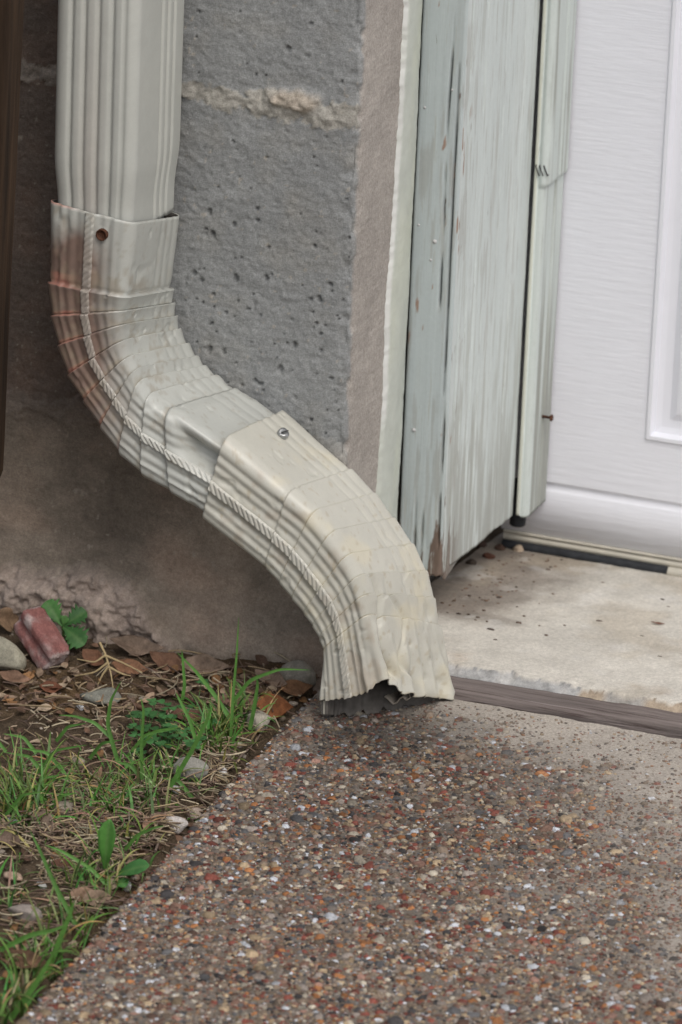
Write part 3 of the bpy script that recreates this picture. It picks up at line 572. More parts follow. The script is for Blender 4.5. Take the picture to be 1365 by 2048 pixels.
def lecol(P, seg, f, fa, lo_):
    nb = fbm(P, 30, 4, 195)[:, None]; n2 = fbm(P, 110, 3, 196)[:, None]; c = CREAM2*(1+.05*nb)
    yl = sst(.1, .5, fbm(P, 45, 3, 197))[:, None]*.3*(fa != 0)[:, None]; c = c*(1-yl)+np.array([.66, .58, .38])*yl
    dr = sst(.0, .5, n2[:, 0]+.4*sst(.055, .0, P[:, 2])*(fa == 1)-.1)[:, None]*.45*(fa == 1)[:, None]; c = c*(1-dr)+np.array([.36, .29, .22])*dr
    l1 = gauss(lo_, .012+.004*np.sin(P[:, 2]*120), .0007)*sst(-.1, .25, fbm(P, 70, 3, 221)); l2 = gauss(lo_, .017+.003*np.sin(P[:, 2]*260+1), .0007)*sst(.0, .3, fbm(P, 80, 3, 222)); ln = (np.clip(l1+l2, 0, 1)*(fa == 2)*sst(.075, .06, P[:, 2])*sst(.002, .012, P[:, 2]))[:, None]*.7; c = c*(1-ln)+np.array([.20, .185, .17])*ln  # broken dark lines: crease shade put into the side face colour
    cs_ = (sst(.40, .52, fbm(P, 300, 2, 219))*.35)[:, None]; c = c*(1-cs_)+np.array([.34, .27, .16])*cs_
    fold = np.where((f > .955) | (f < .012), 1, 0)*(seg > 0)*(.4+.6*(n2[:, 0] > 0)); fo = fold[:, None]*.35; c = c*(1-fo)+np.array([.38, .31, .18])*fo
    return c
def le_x(seg, f, P):
    side = (SF == 2)[None]; wr = .0014*fbm(P, (60, 60, 60), 3, 198)*side*sst(.075, .04, P[..., 2])
    last = np.where(seg == 7, np.clip(f, 0, 1), 0)
    pleat = last*.0024*np.sin(SL[None]*2*math.pi/.0125+1.5*fbm(P, 60, 2, 199))*((SF == 2)|((SF == 1) & (SL > .033)))[None]
    crease = -.0038*gauss(SL[None]+.0*f, .012+.004*np.sin(P[..., 2]*120), .0022)*side*sst(.085, .06, P[..., 2])*sst(-.01, .02, P[..., 2])
    crease2 = -.0022*gauss(SL[None]+.0*f, .030+.005*np.sin(P[..., 2]*150+1), .0018)*side*sst(.08, .05, P[..., 2])
    pleat = pleat+last*.0016*np.sin(SL[None]*2*math.pi/.009+2*fbm(P, 50, 2, 203))*((SF == 3)|(SF == 0))[None]
    return wr+pleat+crease+crease2
def le_crush(seg, f, a, b):
    g = np.where(seg == 7, sst(.0, 1.0, f), 0); k = (1-g)+g*(.16+.84*np.clip(a, 0, 1)**1.35); g2 = np.where(seg == 7, sst(1.15, 1.6, f), 0); return b*k*(1-.30*g2*(SF == 3)[None])
def le_fend(SF_, SL_, SA_):
    a = SA_[:, 0]/W0; ft = np.interp(a, [0, .2, .5, .7, .85, 1], [1.08, 1.04, 1.01, .97, .90, .80])
    bk = 1+.36*(1-np.clip(a, 0, 1))**1.0+.045*np.sin(a*38)+.03*np.sin(a*83)
    sd = np.interp(SL_, [0, .004, .010, .018, .03, .05, .078], [.80, .80, .88, .96, 1.0, 1.0, 1.03])+.012*np.sin(SL_*900)+.008*np.sin(SL_*430)
    r = np.where(SF_ == 1, ft+.012*np.sin(a*70), np.where(SF_ == 2, sd, np.where(SF_ == 3, bk, 1.03+.57*sst(.004, .0, SL_-.02)*0+.30*(SL_ < .06))))
    return r
LG = {1: [5*MM, 11*MM, 16.5*MM, 29.5*MM, 35*MM, 41*MM], 2: [46*MM, 55*MM, 64*MM], 0: [20*MM, 30*MM, 40*MM, 50*MM], 3: [12*MM, 20*MM, 28*MM, 36*MM]}
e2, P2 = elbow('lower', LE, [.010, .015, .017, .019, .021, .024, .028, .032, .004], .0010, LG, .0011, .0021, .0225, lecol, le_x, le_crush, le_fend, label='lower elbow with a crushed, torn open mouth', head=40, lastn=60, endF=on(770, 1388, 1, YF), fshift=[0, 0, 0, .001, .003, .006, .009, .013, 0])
# screws placed on the surface
def surf_at(P, pxl, faces):
    ok = np.isin(SF, faces); Q = P[:, ok].reshape(-1, 3); x_, y_ = proj_arr(Q); k = np.argmin((x_-pxl[0])**2+(y_-pxl[1])**2); return Q[k]
c = surf_at(P1[:20], (206, 466), [1])+np.array([0, -.0012, 0]); V, F, _ = lathe([(.0034, -.002), (.0034, .0006), (.0030, .0009), (.0026, .0003), (.0024, -.0006), (.00001, -.0008)], 20, c, (0, -1, 0)); mesh('rusty_screw', V, F, M['rust'], spout)
c = surf_at(P2[:36], (564, 870), [2]); ax = np.array([.62, 0, .78])
V, F, (u_, v_, a_) = lathe([(.0034, -.001), (.0034, .0026), (.0030, .0034), (.0012, .0036), (.00001, .0036)], 18, c, ax-np.array([0, .25, 0])); V = V.reshape(5, 18, 3)
for k in range(18):
    for r in (2, 3, 4):
        dd = (V[r, k]-c)@v_
        if abs(dd) < .0008: V[r, k] -= a_*.0012
sc_ = mesh('screw', V.reshape(-1, 3), F, M['zinc'], spout, smooth=False)
V = []; F = []
bm = np.array([c+a_*.0037+u_*sx*.0029+v_*sy*.0004+a_*sz_*.0001 for sz_ in (-1, 1) for sx, sy in ((-1, -1), (1, -1), (1, 1), (-1, 1))])
mesh('slot', bm, [(0, 3, 2, 1), (4, 5, 6, 7), (0, 1, 5, 4), (1, 2, 6, 5), (2, 3, 7, 6), (3, 0, 4, 7)], M['wire'], sc_, smooth=False)
# curled torn lip at the mouth
cp = [on(a, b, 1, -.052) for a, b in ((770, 1392), (778, 1398), (786, 1407), (794, 1404), (799, 1396), (806, 1392), (813, 1399), (820, 1394), (817, 1388))]
cp = np.array(cp); tt_ = np.linspace(0, 1, 40); cpi = np.stack([np.interp(tt_*8, np.arange(9), cp[:, i]) for i in range(3)], -1)
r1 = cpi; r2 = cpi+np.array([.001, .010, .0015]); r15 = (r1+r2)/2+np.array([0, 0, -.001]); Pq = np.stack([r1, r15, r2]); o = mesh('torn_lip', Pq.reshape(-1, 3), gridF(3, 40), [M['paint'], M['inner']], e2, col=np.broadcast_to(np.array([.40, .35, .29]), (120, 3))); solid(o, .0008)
# ---------------------------------------------------------------- dark post at far left
yp = -.15; tl = on(49, 0, 1, yp+.022); bl_ = on(5, 960, 1, yp+.022); dv = (tl-bl_)/(tl[2]-bl_[2])
zs = np.concatenate([[bl_[2]-.012, bl_[2]-.004, bl_[2]+.006], np.linspace(bl_[2]+.02, .45, 60), [1.0, 1.9]]); ring = [(-.09, 0), (-.004, 0), (-.0012, .0012), (0, .004), (0, .022), (-.002, .026), (-.09, .026)]
P = np.array([[(bl_[0]+dv[0]*(z_-bl_[2])+a-(.010 if i == 0 else .003 if i == 1 else 0), yp+b, z_) for a, b in ring] for i, z_ in enumerate(zs)]); P[:, :, 0] += .0008*fbm(P, (30, 30, 14), 3, 200)
n, k = P.shape[:2]; Fq = np.concatenate([gridF(n, k, True)]); Pf = P.reshape(-1, 3); nb = fbm(Pf, (200, 200, 5), 3, 201)[:, None]
o = mesh('wooden_post', Pf, [tuple(r) for r in Fq]+[tuple(range(k))[::-1], tuple(range((n-1)*k, n*k))], M['post'], col=np.clip(np.array([.040, .024, .014])*(1+.6*nb), .004, 1), smooth=False)
tag(o, 'dark brown wooden post hanging at the far left edge in front of the wall', 'wooden post')
exec_plants = True
# ---------------------------------------------------------------- small things on the soil
def gpt(px_, py_):
    z_ = -.022
    for _ in range(4):
        q = on(px_, py_, 2, z_); z_ = float(soil_h(np.array([q[0]]), np.array([q[1]]))[0]) if q[0] < edge_x(q[1]) else ZS
    return np.array([q[0], q[1], z_])
def ico(n=2):
    import bmesh
    bm_ = bmesh.new(); bmesh.ops.create_icosphere(bm_, subdivisions=n, radius=1); V = np.array([v.co[:] for v in bm_.verts]); F = np.array([[v.index for v in f.verts] for f in bm_.faces]); bm_.free(); return V, F
IV, IF = ico(3)
def stone(px_, py_, size, col, label, seed, flat=.6, group='loose stones on the soil', rot=0, name='stone', sink=.3):
    q = gpt(px_, py_); V = IV.copy(); V = V*(1+.28*fbm(V+seed*3.1, 1.1, 3, seed)[:, None])
    for k in range(5):                                    # facets
        r_ = np.random.default_rng(seed*10+k); nn = r_.normal(size=3); nn /= np.linalg.norm(nn); dd = V@nn; V = V-np.clip(dd-.62, 0, None)[:, None]*nn
    c_, s_ = math.cos(rot), math.sin(rot); V = V*[size, size*.7, size*flat]; V = np.stack([V[:, 0]*c_-V[:, 1]*s_, V[:, 0]*s_+V[:, 1]*c_, V[:, 2]], 1)
    V += q+np.array([0, 0, size*flat*(1-sink)]); cc = np.array(col)*(1+.15*fbm(V, 150, 3, seed+5)[:, None])
    o = mesh(name, V, IF, M['stone'], col=np.clip(cc, .01, 1)); tag(o, label, 'stone', group); return o
WH = (.58, .57, .55); GR = (.25, .24, .21); TN = (.32, .26, .20)
for a in [
    (0, 1338, .017, (.34, .32, .25), 'large pale greenish grey rock at the left edge beside the brick fragment', 1, .75, -.4),
    (162, 1420, .0026, (.7, .72, .75), 'tiny bright white pebble alone on bare soil below the brick fragment', 2, .8, 0),
    (205, 1402, .012, (.20, .20, .17), 'flat mossy grey stone half buried below the dry root', 3, .4, .3),
    (350, 1583, .0042, WH, 'small white stone chip on soil right of the grass tuft, below the grey stone', 4, .5, .3),
    (375, 1552, .0115, GR, 'grey stone lying beneath the clover near the pavement', 5, .6, .2),
    (440, 1548, .0045, WH, 'small white stone in dry straw close to the pavement edge, right of the grey stone', 6, .5, 0),
    (443, 1522, .0055, (.42, .38, .30), 'rounded cream pebble below the right grass tuft', 7, .8, 0),
    (516, 1464, .0085, (.36, .33, .27), 'pale angular stone against the pavement edge, right of the grass tuft', 8, .9, .8),
    (352, 1664, .0085, (.52, .48, .45), 'white lump of stone wedged against the middle of the pavement edge', 9, .55, -.3),
    (388, 1645, .0055, (.42, .34, .28), 'pinkish stone touching the pavement edge just above the white lump', 10, .6, .5),
    (252, 1783, .0045, WH, 'small white pebble by the pavement edge under the round green leaf', 11, .7, 0),
    (155, 1530, .0045, TN, 'small tan stone between the two left grass tufts', 12, .7, .3),
    (133, 1628, .0085, (.28, .24, .19), 'dull tan rock chip in dry straw at left', 13, .5, .2),
    (50, 1838, .010, (.30, .26, .23), 'grey pink stone in the lower left corner under grass', 14, .5, .1),
    (84, 1776, .0035, (.62, .62, .6), 'tiny white pebble at lower left on dark soil', 15, .6, 0),
    (28, 1647, .0050, (.42, .43, .43), 'light grey pebble at the left edge in straw', 16, .5, 0),
    (600, 1368, .013, (.27, .25, .21), 'rough grey stone tucked under the downspout mouth by the wall', 17, .7, .3),
    (27, 1762, .006, (.5, .36, .27), 'peach coloured pebble at the far lower left', 18, .6, 0)]:
    stone(*a[:7], rot=a[7])
# chips dropped on the slab
def slabpt(a, b):
    z_ = -.01
    for _ in range(4): q = on(a, b, 2, z_); z_ = float(slab_z(0, q[1]))
    return np.array([q[0], q[1], z_])
for k, (a, b, s, c_, lb) in enumerate([(1037, 1101, .0036, (.5, .4, .3), 'tan crumb by the black door seal'), (978, 1115, .0035, (.10, .045, .03), 'dark red brown crumb under the jamb'), (944, 1128, .0035, (.06, .045, .035), 'dark clod under the timber jamb foot'), (962, 1092, .0040, (.07, .045, .035), 'brown clod in the gap behind the jamb'), (1000, 1098, .0034, (.09, .055, .04), 'brown crumb between jamb and door')]):
    q = slabpt(a, b); V = IV*(1+.55*fbm(IV+k*5, 1.6, 4, 300+k)[:, None])*[s, s*.8, s*.6]+q+[0, 0, s*.3]; o = mesh('debris_crumb', V, IF, M['stone'], col=np.broadcast_to(np.array(c_), V.shape)); tag(o, lb, 'debris', 'crumbs in the door corner')
specks = Acc()
V8, F8 = ico(1)
for k in range(26):
    x_ = rng.uniform(.02, .2); y_ = rng.uniform(.06, .25); s = rng.uniform(.0006, .0016); q = np.array([x_, y_, slab_z(0, y_)]); specks.add(V8*[s*rng.uniform(1, 2), s, s*.6]+q, F8, np.array([.07, .05, .04])*rng.uniform(.6, 2.5))
for k in range(110):
    x_ = .018+abs(rng.normal(0, .02)); y_ = rng.uniform(.10, .262); s = rng.uniform(.0003, .0011); q = np.array([x_-.012, y_, slab_z(0, y_)]); specks.add(V8*[s*rng.uniform(1, 1.6), s, s*.6]+q, F8, np.array([.10, .065, .045])*rng.uniform(.5, 2.2))
o = specks.build('grit', M['stone']); tag(o, 'loose brown grit scattered over the garage slab', 'grit', kind='stuff')
# brick fragment
def brick():
    c = gpt(88, 1318); ex_ = np.array([.72, -.35, -.60]); ex_ /= np.linalg.norm(ex_); ey = np.array([.42, .90, 0.05]); ey -= ex_*(ey@ex_); ey /= np.linalg.norm(ey); ez = np.cross(ex_, ey)
    n = 22; V = []; 
    sx, sy, sz_ = .018, .0075, .0100
    A_ = Acc()
    for ax in range(3):
        for sg in (-1, 1):
            g = np.linspace(-1, 1, n); a, b = np.meshgrid(g, g); p = np.zeros((n, n, 3)); p[..., ax] = sg; p[..., (ax+1) % 3] = a*sg; p[..., (ax+2) % 3] = b
            q = p/np.maximum(1, (np.abs(p)**7).sum(-1)**(1/7.))[..., None]
            d_ = fbm(q, 1.6, 4, 400)*.10+fbm(q, 5, 3, 401)*.05; q = q*(1+.45*d_[..., None])
            if True:                                     # groove along the front
                gmask = gauss(q[..., 2], -.02+.1*q[..., 0], .28)*(np.clip(-q[..., 1], 0, 1)**2); q[..., 1] += .35*gmask; q = q+.05*fbm(q, 7, 5, 405)[..., None]*np.sign(q)*1.3
            w_ = q.reshape(-1, 3)*[sx, sy, sz_]; wv = w_[:, :1]*ex_+w_[:, 1:2]*ey+w_[:, 2:3]*ez+c+np.array([0, -.004, .014])
            nb = fbm(wv, 120, 4, 402)[:, None]; cc = np.array([.25, .11, .10])*(1+.3*nb); ws = sst(-.3, .25, fbm(wv, 110, 5, 403)+.25*(np.abs(q[..., 0].reshape(-1)) > .9)-.05)[:, None]*.8
            cc = cc*(1-ws)+np.array([.48, .41, .39])*ws; A_.add(wv, gridF(n, n), np.clip(cc, .01, 1))
    o = A_.build('brick_fragment', M['brick']); tag(o, 'broken red brick fragment dusted with white mortar, leaning at the foot of the wall', 'brick fragment')
brick()
# leaves: pointed blades with a midrib fold, curled
def leafmesh(L, Wd, curl, twist, seed, fold=.25):
    n, k = 16, 9; t = np.linspace(0, 1, n)[:, None]; s = np.linspace(-1, 1, k)[None]; wv = np.sin(np.clip(t, 0, 1)**.8*math.pi)**1.15*Wd/2*(1+.18*fbm(np.stack([t*4, t*0, t*0+seed], -1), 1, 2, seed))
    x_ = (t-.5)*L+0*s; y_ = s*wv; z_ = curl*L*(2*t-1)**2+np.abs(s)*wv*fold+.0022*fbm(np.stack([x_, y_, 0*x_], -1), 130, 3, seed)+twist*s*wv*(t-.5)*2
    return np.stack([x_, y_, z_], -1).reshape(-1, 3), gridF(n, k)
def leaf(px_, py_, L, Wd, rz, tilt, col, label, seed, curl=.08, roll=0, name='dead_leaf', lift=.003, group='fallen dead leaves', q=None):
    V, F = leafmesh(L, Wd, curl, .5, seed); R_ = np.array(Matrix.Rotation(rz, 3, 'Z') @ Matrix.Rotation(tilt, 3, 'Y') @ Matrix.Rotation(roll, 3, 'X')); V = V@R_.T
    if q is None: q = gpt(px_, py_)
    V = V+q+np.array([0, 0, lift-V[:, 2].min()*.6]); nb = fbm(V, 150, 3, seed)[:, None]; o = mesh(name, V, F, M['litter'], col=np.clip(np.array(col)*.9*(1+.55*nb), .01, 1)); md = o.modifiers.new('thickness', 'SOLIDIFY'); md.thickness = .0003
    tag(o, label, 'leaf', group); return o
BR = (.17, .085, .05); GB = (.22, .16, .12); TB = (.30, .20, .12); DK = (.09, .055, .04)
for a in [
    (275, 1310, .034, .014, .25, .1, GB, 'large grey brown curled leaf lying against the wall foot, left of the grass', 1, .10, .5),
    (192, 1333, .020, .011, -.5, .1, BR, 'red brown leaf just right of the brick fragment', 2, .12, .7),
    (262, 1350, .024, .012, .0, .0, (.23, .12, .07), 'orange brown leaf in the middle of the litter by the wall', 3, .1, .6),
    (340, 1342, .028, .012, -.3, .1, (.20, .11, .07), 'curled brown leaf at the wall, above the right grass tuft', 4, .14, .7),
    (410, 1348, .030, .013, .5, .05, GB, 'wide grey leaf standing behind the right grass tuft', 5, .05, .9),
    (545, 1438, .026, .016, .9, .2, (.22, .085, .035), 'shiny red brown leaf propped against the pavement corner', 6, .1, 1.0),
    (380, 1445, .034, .011, .1, 0, (.16, .085, .06), 'long dark brown leaf beneath the right grass tuft', 7, .06, .3),
    (12, 1262, .024, .016, 1.3, .3, (.33, .22, .14), 'tan leaf standing upright at the left edge above the rock', 8, .1, 1.2),
    (102, 1392, .014, .010, .3, 0, (.17, .07, .04), 'small red brown leaf below the brick fragment', 9, .15, .5),
    (196, 1408, .016, .010, -.7, 0, TB, 'pale tan leaf flake on soil, left of the mossy stone', 10, .1, .4),
    (90, 1660, .026, .010, -.7, .05, (.27, .20, .15), 'pointed pale brown leaf in dry straw at mid left', 11, .06, .6),
    (15, 1690, .024, .012, -.4, 0, (.17, .12, .09), 'dull grey brown leaf at the left edge below the straw', 12, .05, .4),
    (190, 1850, .024, .011, 1.2, .2, (.28, .20, .14), 'upright tan leaf against the lower pavement edge', 13, .05, 1.0),
    (172, 1808, .026, .009, 1.0, .2, (.23, .15, .10), 'narrow brown leaf behind the tan one at the lower pavement edge', 14, .04, .8),
    (40, 1935, .032, .015, .0, 0, (.13, .075, .045), 'wide dark brown leaf under grass in the lower left corner', 15, .06, .3),
    (130, 1748, .017, .010, -.4, .1, (.17, .085, .055), 'short brown leaf in the shade of the green blade', 16, .06, .4),
    (545, 1372, .030, .012, -.5, .0, GB, 'grey brown leaf between the wall and the pavement corner', 17, .08, .4),
    (30, 1372, .020, .010, .2, .1, (.20, .12, .08), 'brown leaf in front of the large rock', 18, .1, .5),
    (480, 1425, .022, .011, .2, .0, (.19, .11, .08), 'purplish brown leaf above the pale angular stone', 19, .1, .4),
    (590, 1395, .024, .011, 1.0, .1, (.24, .13, .07), 'curved brown leaf in the crevice left of the downspout mouth', 20, .1, .8)]:
    leaf(*a[:9], curl=a[9], roll=a[10])
q = slabpt(1316, 1249); leaf(0, 0, .0085, .0024, .15, 0, (.20, .09, .06), 'small dry brown leaf alone on the garage slab', 40, q=q, lift=.0006)
# green weed with lobed leaves
weed = empty('weed', on(128, 1275, 1, -.026)); tag(weed, 'young green weed with toothed leaves growing out of the rough mortar at left', 'weed')
def lobed(c, tip, wd, nrm, seed, colr_, parent=weed, name='leaf', tooth=.28):
    n, k = 61, 7; c = np.array(c); tip = np.array(tip); ax = tip-c; L = np.linalg.norm(ax); ax /= L; sd_ = np.cross(ax, nrm); sd_ /= np.linalg.norm(sd_); nn = np.cross(sd_, ax); t = np.linspace(0, 1, n)[:, None]; s = np.linspace(-1, 1, k)[None]
    wv = wd*(.12+np.interp(t, [0, .25, .55, .8, .93, 1], [0, .25, .75, .9, .55, .02]))*(1+tooth*(2*np.mod(t*6.0, 1)-.6)*(t > .2)*1.2)
    V = c+ax*L*t[..., None]*np.ones((1, k, 1))+sd_*(s*wv)[..., None]+nn*(np.abs(s)*wv*.3-.12*L*(t-.4)**2*4*.5)[..., None]
    cc = np.array(colr_)*(1+.25*fbm(V.reshape(-1, 3), 200, 2, seed)[:, None]); mid = (np.abs(np.repeat(s, n, 0).reshape(-1)) < .1)[:, None]*.4; cc = cc*(1-mid)+np.array([.14, .24, .08])*mid
    o = mesh(name, V.reshape(-1, 3), gridF(n, k), M['leaf'], parent, col=np.clip(cc, .01, 1)); md = o.modifiers.new('thickness', 'SOLIDIFY'); md.thickness = .0003; return o
yw = -.027; w0 = on(126, 1252, 1, yw); nrm = np.array([.3, -.8, .5]); GL = (.045, .13, .035)
lobed(w0, on(92, 1202, 1, yw+.002), .0055, nrm, 1, (.06, .17, .04)); lobed(w0, on(172, 1222, 1, yw+.006), .0052, nrm+[0, 0, .5], 2, GL); lobed(w0, on(168, 1288, 1, yw-.006), .0065, nrm, 3, GL); lobed(w0, on(132, 1232, 1, yw), .0025, nrm, 4, (.09, .22, .06), tooth=0)
tv, tf_ = tubeV([w0+[0, .002, -.012], w0+[0, .001, -.004], w0], .0009, 6); mesh('stem', tv, tf_, M['leaf'], weed, col=np.broadcast_to(np.array([.12, .2, .07]), tv.shape))
# broad blade weed near the pavement
bw = empty('broadleaf_weed', gpt(210, 1760)); tag(bw, 'broad upright green blade with round leaflets, growing beside the lower pavement edge', 'weed')
b0 = gpt(208, 1752); yb_ = b0[1]
lobed(on(210, 1752, 1, yb_), on(216, 1644, 1, yb_-.004), .0050, np.array([0, -1, .2]), 5, (.075, .21, .04), bw, 'leaf', 0); 
lobed(on(206, 1756, 1, yb_), on(158, 1738, 1, yb_-.004), .004, np.array([0, -.4, 1]), 6, (.07, .19, .05), bw, 'leaf', 0); lobed(on(225, 1752, 1, yb_), on(292, 1728, 1, yb_-.008), .0045, np.array([.2, -.7, .8]), 7, (.06, .18, .05), bw, 'leaf', 0); lobed(on(235, 1756, 1, yb_), on(250, 1770, 1, yb_-.01), .0035, np.array([.2, -.7, .8]), 8, (.06, .18, .05), bw, 'leaf', 0)
# clover patch
cl = Acc()
for k in range(34):
    a, b = rng.normal(325, 42), rng.normal(1502, 22); q = gpt(a, b); hgt = rng.uniform(.006, .02); tpv = q+[rng.normal(0, .004), rng.normal(0, .004), hgt]
    tv, tf_ = tubeV([q, (q+tpv)/2+[.001, 0, 0], tpv], .0003, 4); cl.add(tv, tf_, (.10, .18, .06)); a0 = rng.uniform(0, 6.28)
    for j in range(3):
        t_ = a0+j*2.094; r_ = rng.uniform(.0022, .0034); cx = tpv+np.array([math.cos(t_), math.sin(t_), rng.uniform(-.1, .35)])*r_; aa = np.linspace(0, 2*math.pi, 9)[:-1]
        ring_ = np.array([cx+np.array([math.cos(v)*r_*.9, math.sin(v)*r_*.9, .0006*math.sin(2*v)+rng.uniform(-.1, .1)*r_]) for v in aa]); inn = (ring_+cx)/2; inn[:, 2] -= .0003
        cl.add(np.concatenate([ring_, inn]), [(i, (i+1) % 8, 8+(i+1) % 8, 8+i) for i in range(8)]+[(8, 9, 10, 11), (8, 11, 12, 15), (12, 13, 14, 15)], np.array([.05, .14, .045])*rng.uniform(.8, 1.4))
o = cl.build('clover', M['leaf']); tag(o, 'patch of small clover leaves among the grass near the wall', 'clover', kind='stuff')
# grass
gr_ = Acc()
def blade(q, L, wd, az, lean, droop, col, n=9):
    t = np.linspace(0, 1, n); el = math.pi/2-lean-droop*t**1.3; ds = L/(n-1); hx = np.cumsum(np.cos(el))*ds; hz = np.cumsum(np.sin(el))*ds
    P = q+np.stack([hx*math.cos(az), hx*math.sin(az), hz-hz[0]], 1); sd_ = np.array([-math.sin(az), math.cos(az), 0.]); tw = rng.uniform(-.9, .9); w_ = wd*(1-t**2.2)*.5+.00008
    sdv = sd_[None]*np.cos(tw)+np.array([math.cos(az)*.7, math.sin(az)*.7, .7])*np.sin(tw)
    dn = np.array([0, 0, -1.]); V = np.stack([P-sdv*w_[:, None], P+dn*w_[:, None]*.45, P+sdv*w_[:, None]], 1).reshape(-1, 3)
    yel = t[:, None]**3*.25; base = (np.array(col)*(1-yel)+np.array([.25, .24, .08])*yel); lo = np.clip(1-t*5, 0, 1)[:, None]*.6; base = base*(1-lo)+np.array([.26, .27, .14])*lo
    gr_.add(V, gridF(n, 3), np.repeat(base, 3, 0))
def tuft(px_, py_, sx, sy, n, L0, L1, wd=.0019, bias=0, col=(.085, .175, .04)):
    for k in range(int(n*1.45)):
        a, b = px_+rng.normal(0, sx), py_+rng.normal(0, sy); q = gpt(a, b)
        if q[0] > edge_x(q[1])-.002: continue
        dry = rng.random() < .24; blade(q-[0, 0, .002], rng.uniform(L0*.7, L1*.88), wd*rng.uniform(.4, 1.05), rng.uniform(0, 6.28) if rng.random() > bias else rng.normal(.2, .8), abs(rng.normal(.35, .4)), rng.uniform(.2, 2.0), (np.array([.30, .26, .13]) if dry else np.array(col))*rng.uniform(.65, 1.35, 3)*[1, 1, .9])
tuft(60, 1620, 48, 30, 120, .018, .046); tuft(15, 1600, 25, 25, 70, .018, .045); tuft(140, 1560, 30, 22, 30, .015, .035)
tuft(235, 1610, 48, 28, 120, .015, .038); tuft(300, 1560, 40, 18, 60, .012, .035); tuft(340, 1500, 40, 18, 40, .012, .03); tuft(435, 1480, 26, 18, 110, .015, .040); tuft(470, 1440, 24, 14, 50, .015, .036)
tuft(190, 1770, 40, 24, 70, .012, .036); tuft(150, 1850, 36, 24, 60, .014, .036); tuft(60, 1930, 40, 32, 70, .016, .042, .0022); tuft(20, 2030, 30, 25, 50, .02, .045, .0024); tuft(10, 1790, 20, 25, 34, .015, .04); tuft(110, 1975, 26, 20, 30, .014, .034); tuft(250, 1690, 26, 18, 30, .012, .03)
tuft(200, 1640, 170, 60, 60, .008, .022, .0014)
def stem_blade(pts, y, wd, col=(.085, .20, .04), yend=None):
    pp = []; yend = y if yend is None else yend
    for i, (a, b) in enumerate(pts): pp.append(on(a, b, 1, y+(yend-y)*i/(len(pts)-1)))
    pp = np.array(pp); tt2 = np.linspace(0, len(pp)-1, 26); P = np.stack([np.interp(tt2, np.arange(len(pp)), pp[:, i]) for i in range(3)], 1)
    for _ in range(3): P[1:-1] = (P[:-2]+2*P[1:-1]+P[2:])/4
    t = np.linspace(0, 1, 26); T = np.gradient(P, axis=0); T /= np.linalg.norm(T, axis=1)[:, None]; sd_ = np.cross(T, FW); sd_ /= np.linalg.norm(sd_, axis=1)[:, None]; w_ = (wd*(1-t**2.5)*.5+.0001)[:, None]
    V = np.stack([P-sd_*w_, P+FW*w_*.5, P+sd_*w_], 1).reshape(-1, 3); gr_.add(V, gridF(26, 3), np.array(col)*rng.uniform(.85, 1.15))
def gy(a, b): return gpt(a, b)[1]
stem_blade([(462, 1480), (466, 1400), (474, 1310), (478, 1235)], gy(462, 1490), .0016)
stem_blade([(470, 1452), (430, 1390), (390, 1340), (355, 1305)], gy(470, 1470), .0024, yend=gy(470, 1470)+.03)
stem_blade([(470, 1400), (500, 1360), (560, 1338), (620, 1340)], gy(468, 1470), .0020)
stem_blade([(238, 1530), (215, 1450), (222, 1400), (243, 1362)], gy(238, 1560), .0022)
stem_blade([(222, 1475), (190, 1445), (150, 1432), (118, 1430)], gy(238, 1560), .0019)
stem_blade([(340, 1575), (385, 1500), (415, 1440), (425, 1408)], gy(340, 1590), .0024)
stem_blade([(500, 1460), (508, 1420), (516, 1370), (514, 1348)], gy(500, 1480), .0022)
stem_blade([(285, 1560), (283, 1500), (288, 1420), (282, 1395)], gy(285, 1580), .0018)
stem_blade([(365, 1400), (370, 1370), (366, 1320), (364, 1300)], gy(365, 1440), .0018)
stem_blade([(395, 1490), (380, 1440), (360, 1400), (352, 1385)], gy(395, 1500), .0020)
stem_blade([(160, 1865), (110, 1770), (80, 1700), (60, 1660)], gy(160, 1880), .0022)
stem_blade([(90, 1960), (112, 1900), (140, 1830), (150, 1800)], gy(90, 1975), .0030)
stem_blade([(20, 2040), (60, 1985), (95, 1930), (110, 1900)], gy(20, 2046), .0030)
stem_blade([(215, 1770), (180, 1735), (120, 1700), (90, 1690)], gy(215, 1790), .0020)
stem_blade([(250, 1700), (275, 1670), (310, 1655), (330, 1652)], gy(240, 1730), .0018)
stem_blade([(0, 1900), (60, 1870), (110, 1860), (140, 1845)], gy(0, 1930), .0024)
for k in range(14):
    a = rng.uniform(0, 450); b = rng.uniform(1480, 1640); L_ = rng.uniform(50, 110); s_ = rng.choice([-1, 1]); stem_blade([(a, b), (a+s_*L_*.4, b-L_*.5), (a+s_*L_, b-L_*.6)], gy(a, b+10), rng.uniform(.0014, .0022))
o = gr_.build('grass', M['leaf']); tag(o, 'tufts of thin green grass growing in the bare soil', 'grass', kind='stuff')
